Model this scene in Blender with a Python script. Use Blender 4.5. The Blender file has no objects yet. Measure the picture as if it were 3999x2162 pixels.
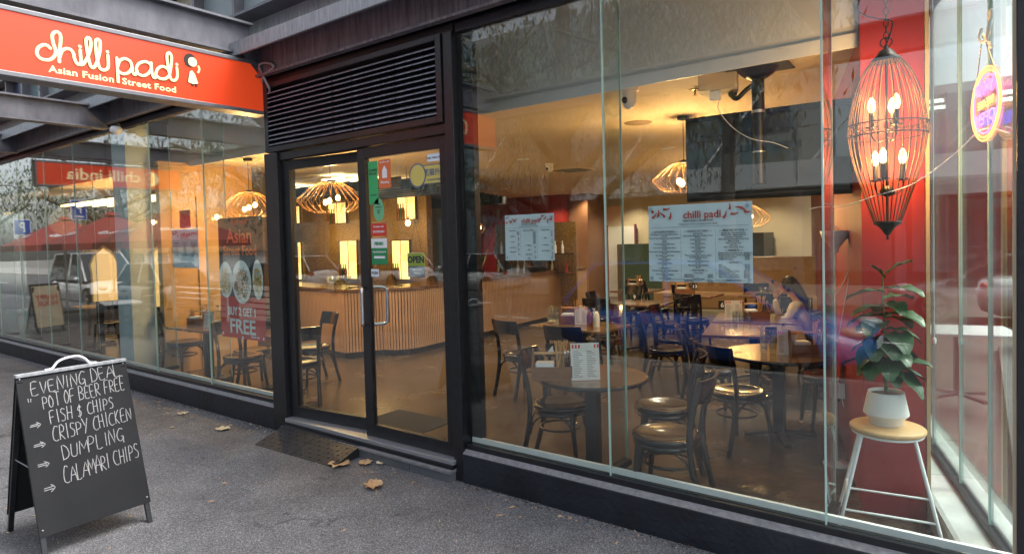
import bpy, math, random
from mathutils import Vector, Matrix, Euler
random.seed(7)
R = math.radians
sc = bpy.context.scene
COL = sc.collection
# ------------------------------------------------------------ camera, world, sun, exposure
cam_d = bpy.data.cameras.new('camera')
cam = bpy.data.objects.new('camera', cam_d); COL.objects.link(cam); sc.camera = cam
YAW, PITCH, ROLL = R(36.79), R(1.83), R(-1.498)
fw0 = Vector((-math.sin(YAW), math.cos(YAW), 0)); rt0 = Vector((math.cos(YAW), math.sin(YAW), 0)); up0 = Vector((0, 0, 1))
fw = fw0*math.cos(PITCH) - up0*math.sin(PITCH); up1 = up0*math.cos(PITCH) + fw0*math.sin(PITCH)
rt = rt0*math.cos(ROLL) + up1*math.sin(ROLL); up = -rt0*math.sin(ROLL) + up1*math.cos(ROLL)
m = Matrix((rt, up, -fw)).transposed().to_4x4(); m.translation = Vector((0, -3.68, 1.88))
cam.matrix_world = m
cam_d.sensor_width = 36; cam_d.lens = 22.16; cam_d.shift_y = -0.0185; cam_d.clip_end = 600; cam_d.clip_start = 0.05
w = bpy.data.worlds.new('World'); sc.world = w; w.use_nodes = True
SUN_EL, SUN_AZ = R(58), R(52)
nt = w.node_tree; sky = nt.nodes.new('ShaderNodeTexSky'); sky.sky_type = 'NISHITA'; sky.sun_disc = False
sky.sun_elevation = SUN_EL; sky.sun_rotation = SUN_AZ; sky.dust_density = 4; sky.air_density = 1.0; sky.ozone_density = 1
bg = nt.nodes['Background']; bg.inputs[1].default_value = 0.15
hs = nt.nodes.new('ShaderNodeHueSaturation'); hs.inputs['Saturation'].default_value = 0.42
nt.links.new(sky.outputs[0], hs.inputs['Color']); nt.links.new(hs.outputs[0], bg.inputs[0])
sd = bpy.data.lights.new('sun', 'SUN'); sd.energy = 1.5; sd.angle = R(35); sd.color = (1, .96, .9)
so = bpy.data.objects.new('sun', sd); COL.objects.link(so)
so.rotation_euler = (R(90)-SUN_EL, 0, math.pi-SUN_AZ)
sc.view_settings.view_transform = 'Standard'; sc.view_settings.look = 'None'; sc.view_settings.gamma = 1
sc.view_settings.use_curve_mapping = False
sc.view_settings.exposure = 1.65
sc.cycles.use_denoising = True; sc.cycles.max_bounces = 10; sc.cycles.transparent_max_bounces = 40
sc.cycles.diffuse_bounces = 3; sc.cycles.glossy_bounces = 4; sc.cycles.sample_clamp_indirect = 6
sc.cycles.caustics_reflective = False; sc.cycles.caustics_refractive = False
sc.cycles.use_adaptive_sampling = True

# ------------------------------------------------------------ materials
MATS = {}
def mat(name, col, rough=.6, metal=0, var=0, vs=6, bump=0, bs=60, emit=0, ecol=None, spec=.5, coat=0, stretch=None, col2=None):
    if name in MATS: return MATS[name]
    m = bpy.data.materials.new(name); m.use_nodes = True; n = m.node_tree.nodes; l = m.node_tree.links
    b = n['Principled BSDF']; b.inputs['Roughness'].default_value = rough; b.inputs['Metallic'].default_value = metal
    b.inputs['Specular IOR Level'].default_value = spec; b.inputs['Coat Weight'].default_value = coat
    b.inputs['Base Color'].default_value = (*col, 1)
    if var or bump or col2:
        tc = n.new('ShaderNodeTexCoord'); mp = n.new('ShaderNodeMapping'); l.new(tc.outputs['Object'], mp.inputs[0])
        if stretch: mp.inputs['Scale'].default_value = stretch
    if var or col2:
        t = n.new('ShaderNodeTexNoise'); t.inputs['Scale'].default_value = vs; t.inputs['Detail'].default_value = 8; t.inputs['Roughness'].default_value = .65
        l.new(mp.outputs[0], t.inputs['Vector'])
        r = n.new('ShaderNodeValToRGB'); r.color_ramp.elements[0].position = .3; r.color_ramp.elements[1].position = .72
        c2 = col2 or tuple(c*(1+var) for c in col); c1 = col if col2 else tuple(c*(1-var) for c in col)
        r.color_ramp.elements[0].color = (*c1, 1); r.color_ramp.elements[1].color = (*c2, 1)
        l.new(t.outputs['Fac'], r.inputs[0]); l.new(r.outputs[0], b.inputs['Base Color'])
        mr = n.new('ShaderNodeMapRange'); mr.inputs['To Min'].default_value = max(0, rough-.12*min(1, rough*2)); mr.inputs['To Max'].default_value = min(1, rough+.12)
        l.new(t.outputs['Fac'], mr.inputs['Value']); l.new(mr.outputs[0], b.inputs['Roughness'])
    if bump:
        t2 = n.new('ShaderNodeTexNoise'); t2.inputs['Scale'].default_value = bs; t2.inputs['Detail'].default_value = 4
        l.new(mp.outputs[0], t2.inputs['Vector'])
        bp = n.new('ShaderNodeBump'); bp.inputs['Strength'].default_value = bump; bp.inputs['Distance'].default_value = .01
        l.new(t2.outputs['Fac'], bp.inputs['Height']); l.new(bp.outputs[0], b.inputs['Normal'])
    if emit:
        b.inputs['Emission Color'].default_value = (*(ecol or col), 1); b.inputs['Emission Strength'].default_value = emit
    MATS[name] = m; return m
def glass_mat(name, tint=(.93, .97, .95), refl=.060, rough=0.0):
    if name in MATS: return MATS[name]
    m = bpy.data.materials.new(name); m.use_nodes = True; n = m.node_tree.nodes; l = m.node_tree.links
    n.remove(n['Principled BSDF']); out = n['Material Output']
    tr = n.new('ShaderNodeBsdfTransparent'); tr.inputs[0].default_value = (*tint, 1)
    gl = n.new('ShaderNodeBsdfGlossy'); gl.inputs['Roughness'].default_value = rough
    lw = n.new('ShaderNodeLayerWeight'); lw.inputs[0].default_value = .5
    pw = n.new('ShaderNodeMath'); pw.operation = 'POWER'; pw.inputs[1].default_value = 4.0; l.new(lw.outputs['Facing'], pw.inputs[0])
    ma = n.new('ShaderNodeMath'); ma.operation = 'MULTIPLY_ADD'; ma.inputs[1].default_value = 1-refl; ma.inputs[2].default_value = refl; l.new(pw.outputs[0], ma.inputs[0])
    mx = n.new('ShaderNodeMixShader'); l.new(ma.outputs[0], mx.inputs[0]); l.new(tr.outputs[0], mx.inputs[1]); l.new(gl.outputs[0], mx.inputs[2])
    l.new(mx.outputs[0], out.inputs[0]); MATS[name] = m; return m
def asphalt():
    m = bpy.data.materials.new('asphalt'); m.use_nodes = True; n = m.node_tree.nodes; l = m.node_tree.links; b = n['Principled BSDF']
    tc = n.new('ShaderNodeTexCoord')
    v = n.new('ShaderNodeTexVoronoi'); v.inputs['Scale'].default_value = 185; l.new(tc.outputs['Object'], v.inputs['Vector'])
    r = n.new('ShaderNodeValToRGB'); e = r.color_ramp.elements; e[0].position = 0; e[0].color = (.048, .050, .055, 1); e[1].position = .9; e[1].color = (.33, .335, .35, 1)
    x = e.new(.55); x.color = (.12, .123, .132, 1)
    l.new(v.outputs['Color'], r.inputs[0])
    t = n.new('ShaderNodeTexNoise'); t.inputs['Scale'].default_value = 1.3; t.inputs['Detail'].default_value = 9; t.inputs['Roughness'].default_value = .7
    l.new(tc.outputs['Object'], t.inputs['Vector'])
    r2 = n.new('ShaderNodeValToRGB'); r2.color_ramp.elements[0].position = .3; r2.color_ramp.elements[0].color = (.55, .55, .57, 1); r2.color_ramp.elements[1].position = .7; r2.color_ramp.elements[1].color = (1.25, 1.24, 1.22, 1)
    l.new(t.outputs['Fac'], r2.inputs[0])
    mu = n.new('ShaderNodeMix'); mu.data_type = 'RGBA'; mu.blend_type = 'MULTIPLY'; mu.inputs[0].default_value = 1
    l.new(r.outputs[0], mu.inputs[6]); l.new(r2.outputs[0], mu.inputs[7])
    # fine branching cracks
    v2 = n.new('ShaderNodeTexVoronoi'); v2.feature = 'DISTANCE_TO_EDGE'; v2.inputs['Scale'].default_value = .55
    t3 = n.new('ShaderNodeTexNoise'); t3.inputs['Scale'].default_value = 3; t3.inputs['Detail'].default_value = 8; l.new(tc.outputs['Object'], t3.inputs['Vector'])
    mv = n.new('ShaderNodeMix'); mv.data_type = 'RGBA'; mv.inputs[0].default_value = .35; l.new(tc.outputs['Object'], mv.inputs[6]); l.new(t3.outputs['Color'], mv.inputs[7])
    l.new(mv.outputs[2], v2.inputs['Vector'])
    cr = n.new('ShaderNodeMapRange'); cr.inputs['From Max'].default_value = .006; cr.inputs['To Min'].default_value = .45; l.new(v2.outputs['Distance'], cr.inputs['Value'])
    msk = n.new('ShaderNodeTexNoise'); msk.inputs['Scale'].default_value = .6; l.new(tc.outputs['Object'], msk.inputs['Vector'])
    mk = n.new('ShaderNodeMapRange'); mk.inputs['From Min'].default_value = .5; mk.inputs['From Max'].default_value = .56; l.new(msk.outputs['Fac'], mk.inputs['Value'])
    mc = n.new('ShaderNodeMix'); mc.data_type = 'FLOAT'; mc.inputs[2].default_value = 1; l.new(mk.outputs[0], mc.inputs[0]); l.new(cr.outputs[0], mc.inputs[3])
    mm = n.new('ShaderNodeMix'); mm.data_type = 'RGBA'; mm.blend_type = 'MULTIPLY'; mm.inputs[0].default_value = 1
    l.new(mu.outputs[2], mm.inputs[6]); l.new(mc.outputs[0], mm.inputs[7])
    v3 = n.new('ShaderNodeTexVoronoi'); v3.inputs['Scale'].default_value = 3.2; l.new(tc.outputs['Object'], v3.inputs['Vector'])
    g1 = n.new('ShaderNodeMapRange'); g1.inputs['From Min'].default_value = .055; g1.inputs['From Max'].default_value = .075; g1.inputs['To Min'].default_value = .55; l.new(v3.outputs['Distance'], g1.inputs['Value'])
    m4 = n.new('ShaderNodeMix'); m4.data_type = 'RGBA'; m4.blend_type = 'MULTIPLY'; m4.inputs[0].default_value = 1; l.new(mm.outputs[2], m4.inputs[6]); l.new(g1.outputs[0], m4.inputs[7]); mm = m4
    l.new(mm.outputs[2], b.inputs['Base Color']); b.inputs['Roughness'].default_value = .78
    bp = n.new('ShaderNodeBump'); bp.inputs['Strength'].default_value = .7; bp.inputs['Distance'].default_value = .006
    l.new(v.outputs['Distance'], bp.inputs['Height']); l.new(bp.outputs[0], b.inputs['Normal'])
    MATS['asphalt'] = m; return m
def leafmat(name, c1, c2, rough=.5):
    m = bpy.data.materials.new(name); m.use_nodes = True; n = m.node_tree.nodes; l = m.node_tree.links; b = n['Principled BSDF']
    t = n.new('ShaderNodeTexNoise'); t.inputs['Scale'].default_value = 1.5; tc = n.new('ShaderNodeTexCoord'); l.new(tc.outputs['Object'], t.inputs['Vector'])
    r = n.new('ShaderNodeValToRGB'); r.color_ramp.elements[0].position = .35; r.color_ramp.elements[1].position = .65
    r.color_ramp.elements[0].color = (*c1, 1); r.color_ramp.elements[1].color = (*c2, 1)
    l.new(t.outputs['Fac'], r.inputs[0]); l.new(r.outputs[0], b.inputs['Base Color']); b.inputs['Roughness'].default_value = rough
    MATS[name] = m; return m
def streaked(name, c1, c2, scale=(3, 3, .5), rough=.45, vs=9, drip=None):
    """painted steel with highlights put into the colour as streaks"""
    m = mat(name, c1, rough, 0, vs=vs, col2=c2, bump=.15, bs=90, stretch=scale); return m

M_ASPH = asphalt()
M_BLACKPAINT = mat('kerb_paint', (.013, .015, .022), .42, var=.5, vs=3, bump=.5, bs=25)
M_LEDGE = mat('worn_grey_ledge', (.24, .24, .25), .6, vs=30, col2=(.13, .13, .135), bump=.3, bs=60)
M_FRAME = mat('black_aluminium', (.006, .0065, .009), .35, col2=(.016, .017, .020), vs=18, bump=.05, bs=80)
M_ALU = mat('aluminium', (.45, .47, .50), .35, .7, var=.15, vs=20, bump=.1, bs=120, stretch=(.2, 3, 3))
M_WHITE = mat('white_paint', (.82, .83, .83), .45, var=.06, vs=8)
M_STEEL = mat('painted_steel', (.075, .075, .09), .5, vs=5, col2=(.17, .17, .195), bump=.2, bs=70, stretch=(1, 1, .35))
M_STEELRED = mat('weathered_steel', (.055, .044, .052), .48, vs=7, col2=(.24, .215, .23), bump=.25, bs=60, stretch=(4, 4, .3))
M_STEELGREY = mat('galvanised_grey', (.20, .215, .23), .55, vs=9, col2=(.42, .44, .46), bump=.3, bs=50, stretch=(5, 5, .6))
M_GLASS = glass_mat('glass')
M_GLASS_EDGE = mat('glass_edge', (.42, .62, .56), .15, 0, var=.2, vs=3, stretch=(1, 1, .4))
M_GLASSC = glass_mat('clear_glassware', (.9, .93, .92), .09)
M_CHAIR = mat('black_lacquer', (.004, .004, .005), .12, var=.2, vs=4, coat=.5)
M_TTOP = mat('brass_brown_top', (.20, .12, .05), .22, .35, vs=5, col2=(.34, .21, .09), bump=.05, bs=30, coat=.4)
M_TTOP2 = mat('dark_table_top', (.10, .05, .03), .22, 0, vs=6, col2=(.17, .09, .05), coat=.4)
M_BLACK = mat('black_iron', (.012, .012, .014), .38, .2, var=.3, vs=9)
M_FLOOR = mat('polished_concrete', (.055, .040, .029), .22, 0, vs=2.4, col2=(.11, .080, .055), bump=.12, bs=60)
M_CEIL = mat('ceiling_plaster', (.72, .60, .44), .7, var=.05, vs=3)
M_BULK = mat('bulkhead_paint', (.74, .73, .70), .6, var=.04, vs=3)
M_ORANGE = mat('ochre_wall', (.52, .31, .13), .5, var=.06, vs=2)
M_CREAM = mat('cream_wall', (.62, .52, .36), .6, var=.05, vs=2)
M_RED = mat('red_wall', (.30, .016, .013), .5, var=.06, vs=2, bump=.05, bs=30)
M_DARKWALL = mat('dark_bar_wall', (.012, .008, .005), .3, .3, vs=48, col2=(.55, .34, .11), bump=.8, bs=70)  # gold flecks put sparkling light into the wall colour
M_WOOD = mat('caddy_wood', (.14, .055, .024), .4, vs=9, col2=(.26, .12, .05), bump=.1, bs=40, stretch=(1, 1, 6))
M_BATTEN = mat('timber_batten', (.36, .21, .125), .45, vs=6, col2=(.54, .35, .22), stretch=(8, 8, .6))
M_PALEWOOD = mat('pale_plywood', (.50, .29, .12), .45, vs=8, col2=(.66, .42, .19), stretch=(1, 7, 7))
M_PAPER = mat('paper', (.72, .80, .85), .55, var=.03, vs=8)
M_INK = mat('ink', (.03, .03, .035), .6)
M_REDINK = mat('red_ink', (.55, .05, .025), .6)
M_RATTAN = mat('rattan_wire', (.30, .145, .04), .5)
M_DKPANEL = mat('dark_panel', (.010, .011, .013), .3, var=.3, vs=6)

# ------------------------------------------------------------ mesh builder
class MB:
    def __init__(s): s.v = []; s.f = []; s.s = []
    def add(s, vs, fs, smooth=False):
        o = len(s.v); s.v += [tuple(v) for v in vs]; s.f += [tuple(i+o for i in f) for f in fs]; s.s += [smooth]*len(fs); return s
    def box(s, x0, x1, y0, y1, z0, z1):
        v = [(x0,y0,z0),(x1,y0,z0),(x1,y1,z0),(x0,y1,z0),(x0,y0,z1),(x1,y0,z1),(x1,y1,z1),(x0,y1,z1)]
        return s.add(v, [(0,3,2,1),(4,5,6,7),(0,1,5,4),(1,2,6,5),(2,3,7,6),(3,0,4,7)])
    def obox(s, c, size, rot=None):
        hx, hy, hz = [a/2 for a in size]; Rm = rot if isinstance(rot, Matrix) else Euler(rot or (0,0,0)).to_matrix(); c = Vector(c)
        v = [c+Rm@Vector(p) for p in [(-hx,-hy,-hz),(hx,-hy,-hz),(hx,hy,-hz),(-hx,hy,-hz),(-hx,-hy,hz),(hx,-hy,hz),(hx,hy,hz),(-hx,hy,hz)]]
        return s.add(v, [(0,3,2,1),(4,5,6,7),(0,1,5,4),(1,2,6,5),(2,3,7,6),(3,0,4,7)])
    def bar(s, a, b, wd, ht):
        """rectangular bar from a to b"""
        a = Vector(a); b = Vector(b); d = b-a; L = d.length; d.normalize(); u = Vector((0,0,1)) if abs(d.z) < .9 else Vector((0,1,0))
        r = d.cross(u).normalized(); u = r.cross(d); Rm = Matrix((d, r, u)).transposed(); return s.obox((a+b)/2, (L, wd, ht), Rm)
    def tube(s, pts, r, n=8, closed=False, flat=None, caps=True):
        pts = [Vector(p) for p in pts]; N = len(pts); rs = r if isinstance(r, (list, tuple)) else [r]*N
        vs = []; ref = None
        for i, p in enumerate(pts):
            if closed: t = pts[(i+1) % N]-pts[i-1]
            else: t = pts[min(i+1, N-1)]-pts[max(i-1, 0)]
            if t.length < 1e-9: t = Vector((0,0,1))
            t.normalize()
            if flat is not None: a = Vector(flat[0]).normalized(); b = t.cross(a).normalized(); ka = flat[1]
            else:
                if ref is None: ref = Vector((0,0,1)) if abs(t.z) < .9 else Vector((1,0,0))
                b = t.cross(ref).normalized(); a = b.cross(t).normalized(); ref = a; ka = 1
            for k in range(n):
                an = 2*math.pi*k/n; vs.append(p+b*math.cos(an)*rs[i]+a*math.sin(an)*rs[i]*ka)
        fs = []
        for i in range(N if closed else N-1):
            for k in range(n):
                j = (i+1) % N; fs.append((i*n+k, i*n+(k+1) % n, j*n+(k+1) % n, j*n+k))
        s.add(vs, fs, True)
        if not closed and caps: s.add(vs[:n], [tuple(range(n))[::-1]]); s.add(vs[-n:], [tuple(range(n))])
        return s
    def lathe(s, prof, n=24, c=(0,0,0), smooth=True, sx=1, sy=1):
        vs = []; 
        for r, z in prof:
            for k in range(n):
                a = 2*math.pi*k/n; vs.append((c[0]+r*math.cos(a)*sx, c[1]+r*math.sin(a)*sy, c[2]+z))
        fs = []
        for i in range(len(prof)-1):
            for k in range(n): fs.append((i*n+k, i*n+(k+1) % n, (i+1)*n+(k+1) % n, (i+1)*n+k))
        s.add(vs, fs, smooth)
        if prof[0][0] > 1e-5 and abs(prof[0][1]-prof[1][1]) > 1e-6: s.add(vs[:n], [tuple(range(n))[::-1]])
        if prof[-1][0] > 1e-5 and abs(prof[-1][1]-prof[-2][1]) > 1e-6: s.add(vs[-n:], [tuple(range(n))])
        return s
    def prism(s, poly, h0, h1, f=None):
        """poly extruded; f maps (a,b,h)->xyz"""
        f = f or (lambda a, b, h: (a, b, h)); n = len(poly)
        vs = [f(a, b, h0) for a, b in poly]+[f(a, b, h1) for a, b in poly]
        return s.add(vs, [tuple(range(n))[::-1], tuple(range(n, 2*n))]+[(i, (i+1) % n, n+(i+1) % n, n+i) for i in range(n)])
    def ball(s, c, r, n=12, sx=1, sy=1, sz=1):
        k = n//2; return s.lathe([(max(1e-6, r*math.sin(math.pi*i/k)), -r*sz*math.cos(math.pi*i/k)) for i in range(k+1)], n, c, True, sx, sy)
    def mesh(s, name):
        me = bpy.data.meshes.new(name); me.from_pydata(s.v, [], s.f); me.polygons.foreach_set('use_smooth', s.s); me.update(); return me
    def build(s, name, m, parent=None, bevel=0, **tg):
        me = s.mesh(name); me.materials.append(m)
        o = bpy.data.objects.new(name, me); COL.objects.link(o); o.parent = parent
        if bevel:
            b = o.modifiers.new('b', 'BEVEL'); b.width = bevel; b.segments = 2; b.limit_method = 'ANGLE'; b.angle_limit = R(40)
        tag(o, **tg); return o
def tag(o, label=None, cat=None, group=None, kind=None):
    for k, v in (('label', label), ('category', cat), ('group', group), ('kind', kind)):
        if v: o[k] = v
    return o
def empty(name, loc=(0,0,0), rz=0, **tg):
    o = bpy.data.objects.new(name, None); COL.objects.link(o); o.location = loc; o.rotation_euler = (0, 0, rz); return tag(o, **tg)
def copy_tree(o, parent=None):
    c = o.copy(); COL.objects.link(c); c.parent = parent
    for ch in list(o.children): copy_tree(ch, c)
    return c
def place(proto, used, loc, rz, label, group=None):
    o = proto if not used else copy_tree(proto); o.location = loc; o.rotation_euler = (0, 0, rz); o['label'] = label
    if group: o['group'] = group
    return o
FACE_Y = Matrix(((1,0,0),(0,0,-1),(0,1,0)))        # text upright in the xz plane, read from -y
def text(name, s, size, loc, m, parent=None, rot=FACE_Y, bold=0, align='LEFT', ext=.0008, sx=1, space=1, mirror=False):
    c = bpy.data.curves.new(name, 'FONT'); c.body = s; c.size = size; c.align_x = align; c.extrude = ext; c.offset = bold; c.space_character = space
    c.resolution_u = 2; c.materials.append(m)
    o = bpy.data.objects.new(name, c); COL.objects.link(o); mm = rot.to_4x4(); mm.translation = Vector(loc)
    o.parent = parent; o.matrix_local = mm @ Matrix.Diagonal((-sx if mirror else sx, 1, 1, 1)); return o
def smooth_path(pts, k=4):
    out = []; P = [Vector(p) for p in pts]; n = len(P)
    for i in range(n-1):
        p0 = P[max(i-1, 0)]; p1 = P[i]; p2 = P[i+1]; p3 = P[min(i+2, n-1)]
        for j in range(k):
            t = j/k; out.append(.5*((2*p1)+(p2-p0)*t+(2*p0-5*p1+4*p2-p3)*t*t+(3*p1-p0-3*p2+p3)*t**3))
    out.append(P[-1]); return out
def lamp(name, loc, power, col=(1, .62, .28), r=.05, typ='POINT', parent=None, size=None):
    d = bpy.data.lights.new(name, typ); d.energy = power*.76; d.color = col
    if typ == 'AREA': d.shape = 'DISK'; d.size = size or .2
    elif typ == 'SPOT': d.spot_size = R(130); d.spot_blend = .8; d.shadow_soft_size = r
    else: d.shadow_soft_size = r
    o = bpy.data.objects.new(name, d); COL.objects.link(o); o.location = loc; o.parent = parent; return o
F = .08           # shop floor level
# ------------------------------------------------------------ ground
MB().box(-150, 150, -150, 150, -.9, -.132).build('ground', mat('ground_earth', (.12, .115, .10), .9, var=.3, vs=.5), kind='structure')
MB().box(-120, 120, -13.6, -5.1, -.3, -.12).build('road', mat('road_asphalt', (.055, .055, .06), .8, var=.3, vs=3, bump=.4, bs=90), kind='structure')
pv = MB().box(-60, 40, -4.95, .0, -.3, 0).build('pavement', M_ASPH, kind='structure')
MB().box(.19, 40, .0, 9.0, -.3, .0).build('side_pavement', mat('paved_slab', (.13, .135, .14), .7, var=.25, vs=1.5, bump=.2, bs=40), kind='structure')
MB().box(-60, 40, -5.1, -4.95, -.3, .005).build('kerb', mat('kerb_stone', (.20, .20, .20), .7, var=.2, vs=5), kind='structure')
MB().box(-90, 60, -20, -13.6, -.3, 0).build('far_pavement', mat('far_paving', (.19, .18, .17), .8, var=.2, vs=2), kind='structure')
MB().box(.5, 60, 9.0, 16.5, -.3, -.11).build('side_road', MATS['road_asphalt'], kind='structure')
mk = MB()
for i in range(14): mk.box(-60+i*8, -57+i*8, -9.05, -8.93, -.12, -.1155)
mk.build('road_marking', M_WHITE, kind='structure')

# ------------------------------------------------------------ shopfront base walls
def base_wall(x0, x1, lab):
    o = MB().box(x0, x1, -.075, .10, -.02, .225).build('base_wall', M_BLACKPAINT, None, .008, label=lab, cat='wall')
    MB().add([(x0,-.07,.2245),(x1,-.07,.2245),(x1,-.03,.252),(x0,-.03,.252),(x0,.1,.252),(x1,.1,.252),(x0,.1,.2245),(x1,.1,.2245)],
             [(0,1,2,3),(3,2,5,4),(0,3,4,6),(1,7,5,2),(6,4,5,7)]).build('ledge', M_LEDGE, o)
    return o
base_wall(-10.92, -5.765, 'low black painted kerb wall under the glazing left of the doors')
base_wall(-24, -10.94, 'far low black kerb wall below the neighbouring shop windows')
base_wall(-3.225, .19, 'low black painted kerb wall under the big right hand window')

def glazing(x0, x1, joints, lab, zt=3.45, fins=True):
    g = empty('shop_window', ((x0+x1)/2, 0, 0), label=lab, cat='window'); cx = (x0+x1)/2
    b = MB().box(x0-cx, x1-cx, -.032, .035, .252, .292); b.build('bottom_rail', M_FRAME, g, .003)
    MB().box(x0-cx, x1-cx, .038, .062, .2925, .33).build('sill_strip', M_WHITE, g)
    MB().box(x0-cx, x1-cx, -.035, .04, zt, zt+.07).build('head_rail', MATS['kerb_paint'], g, .003)
    xs = [x0]+joints+[x1]
    for a, c in zip(xs[:-1], xs[1:]):
        MB().box(a-cx+.006, c-cx-.006, -.006, .006, .292, zt).build('glass_pane', M_GLASS, g)
    for j in joints:
        MB().box(j-cx-.0045, j-cx+.0045, -.008, .008, .292, zt).build('joint_edge', M_GLASS_EDGE, g)
        if fins:
            MB().box(j-cx-.006, j-cx+.006, .0095, .24, .335, zt).build('glass_fin', M_GLASS, g)
            MB().box(j-cx-.0065, j-cx+.0065, .2405, .246, .335, zt).build('fin_edge', M_GLASS_EDGE, g)
            MB().box(j-cx-.03, j-cx+.03, .064, .25, .293, .333).build('fin_shoe', M_FRAME, g)
    return g
glazing(-3.215, .115, [-1.98, -.68], 'tall frameless glass window with menus, right of the doors')
glazing(-9.72, -5.775, [-8.43, -7.1], 'tall frameless glass window with the red food poster, left of the doors')
glazing(-22, -9.73, [-20.9, -19.65, -18.4, -17.15, -15.95, -14.7, -13.45, -12.14, -10.9], 'far run of glass panes of the neighbouring restaurant')

# side glazing along the slanting return
SD = Vector((-.235, .972, 0)).normalized(); SN = Vector((.972, .235, 0)).normalized(); S0 = Vector((.115, .02, 0))
sg = empty('side_window', (.13, .04, 0), math.atan2(SD.y, SD.x), label='slanting side window with glass fins behind the red column', cat='window')
b = MB(); b.box(.06, 9, -.03, .03, .262, .30); b.build('bottom_rail', M_FRAME, sg, .003)
prev = .045
for j in (.42, 1.02, 1.78, 3.0, 4.3, 5.6, 9):
    MB().box(prev+.004, j-.004, -.006, .006, .30, 3.45).build('glass_pane', M_GLASS, sg)
    MB().box(j-.008, j+.008, -.01, .01, .30, 3.45).build('joint_edge', M_GLASS_EDGE, sg)
    if j in (1.02, 1.78, 3.0):
        MB().box(j-.006, j+.006, .012, .24, .335, 3.45).build('glass_fin', M_GLASS, sg)
        MB().box(j-.0065, j+.0065, .2405, .246, .335, 3.45).build('fin_edge', M_GLASS_EDGE, sg)
    prev = j
MB().box(.06, 9, -.035, .035, 3.45, 3.52).build('head_rail', M_FRAME, sg)
sk = empty('side_kerb', (.13, .04, 0), math.atan2(SD.y, SD.x), label='white painted kerb running below the slanting side window', cat='kerb')
MB().box(.1, 9, -.14, .20, -.02, .26).build('kerb_block', mat('dusty_white_kerb', (.48, .49, .48), .6, var=.2, vs=4, bump=.1, bs=40), sk, .03)
cp = empty('corner_post', (.15, -.02, 0), label='thin dark corner post at the right end of the shopfront', cat='post')
MB().box(-.028, .032, -.03, .03, 0, 3.55).build('post', M_FRAME, cp, .004)
MB().box(-.042, -.0285, .005, .03, .33, 3.44).build('pale_strip', M_CREAM, cp)

# ------------------------------------------------------------ entrance
dw = empty('door_frame', (-4.5, 0, 0), label='black aluminium door frame with two posts around the entrance', cat='door frame')
MB().box(-1.262, -1.045, -.075, .13, .0, 2.775).build('post', M_FRAME, dw, .004)
MB().box(1.182, 1.272, -.065, .13, .0, 3.46).build('post', M_FRAME, dw, .004)
MB().box(-1.044, 1.181, -.05, .06, 2.70, 2.775).build('transom', M_FRAME, dw, .003)
MB().box(-1.262, 1.272, -.045, .06, 3.462, 3.521).build('head_trim', M_FRAME, dw)
MB().box(1.274, 1.375, .045, .105, .1, 3.44).build('inner_post', M_FRAME, dw)
def leaf(rz, loc, w, lab, handle):
    d = empty('door', loc, rz, label=lab, cat='door')
    MB().box(0, .10, -.025, .025, .165, 2.695).build('stile', M_FRAME, d, .004)
    MB().box(w-.10, w, -.025, .025, .165, 2.695).build('stile', M_FRAME, d, .004)
    MB().box(.101, w-.101, -.024, .024, .165, .272).build('bottom_rail', M_FRAME, d, .003)
    MB().box(.101, w-.101, -.024, .024, 2.60, 2.695).build('top_rail', M_FRAME, d, .003)
    MB().box(.1, w-.1, -.005, .005, .272, 2.60).build('glass_pane', M_GLASS, d)
    return d
dl = leaf(R(5.5), (-5.54, .0, 0), 1.12, 'left door leaf standing slightly open inwards beside the ramp', None)
dr = leaf(0, (-4.405, 0, 0), 1.085, 'right door leaf covered with delivery stickers and an open sign', None)
def dhandle(nm, parent, x, y0, dx, dy, z0=1.15, z1=1.48, r=.016):
    c = .05; P = [(x, y0, z0), (x+dx*.55, y0+dy*.55, z0), (x+dx*.9, y0+dy*.9, z0+.01), (x+dx, y0+dy, z0+c), (x+dx, y0+dy, z1-c), (x+dx*.9, y0+dy*.9, z1-.01), (x+dx*.55, y0+dy*.55, z1), (x, y0, z1)]
    MB().tube(smooth_path(P, 4), r, 10).build(nm, mat('chrome', (.62, .62, .63), .16, 1, var=.05, vs=30), parent)
dhandle('handle', dr, .035, -.027, .06, -.075)
dhandle('handle', dr, .06, .027, .10, .10)
dhandle('handle', dl, 1.07, .027, -.05, .09)
th = empty('threshold', (-4.45, 0, 0), label='silver aluminium door sill with a dark step under the doors', cat='door sill')
MB().box(-1.08, 1.15, -.10, .12, .125, .16).build('sill_bar', M_ALU, th, .003)
MB().box(-1.08, 1.15, -.115, .12, .094, .1235).build('dark_gap', M_DKPANEL, th)
MB().box(-1.08, 1.15, -.15, .12, .07, .093).build('lower_sill', M_LEDGE, th, .003)
for k in range(5): MB().box(-1.08+k*.446, -1.08+(k+1)*.446-.006, -.138, .12, -.02, .069).build('tile', mat('step_tile', (.10, .11, .12), .5, var=.2, vs=6), th)

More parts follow.
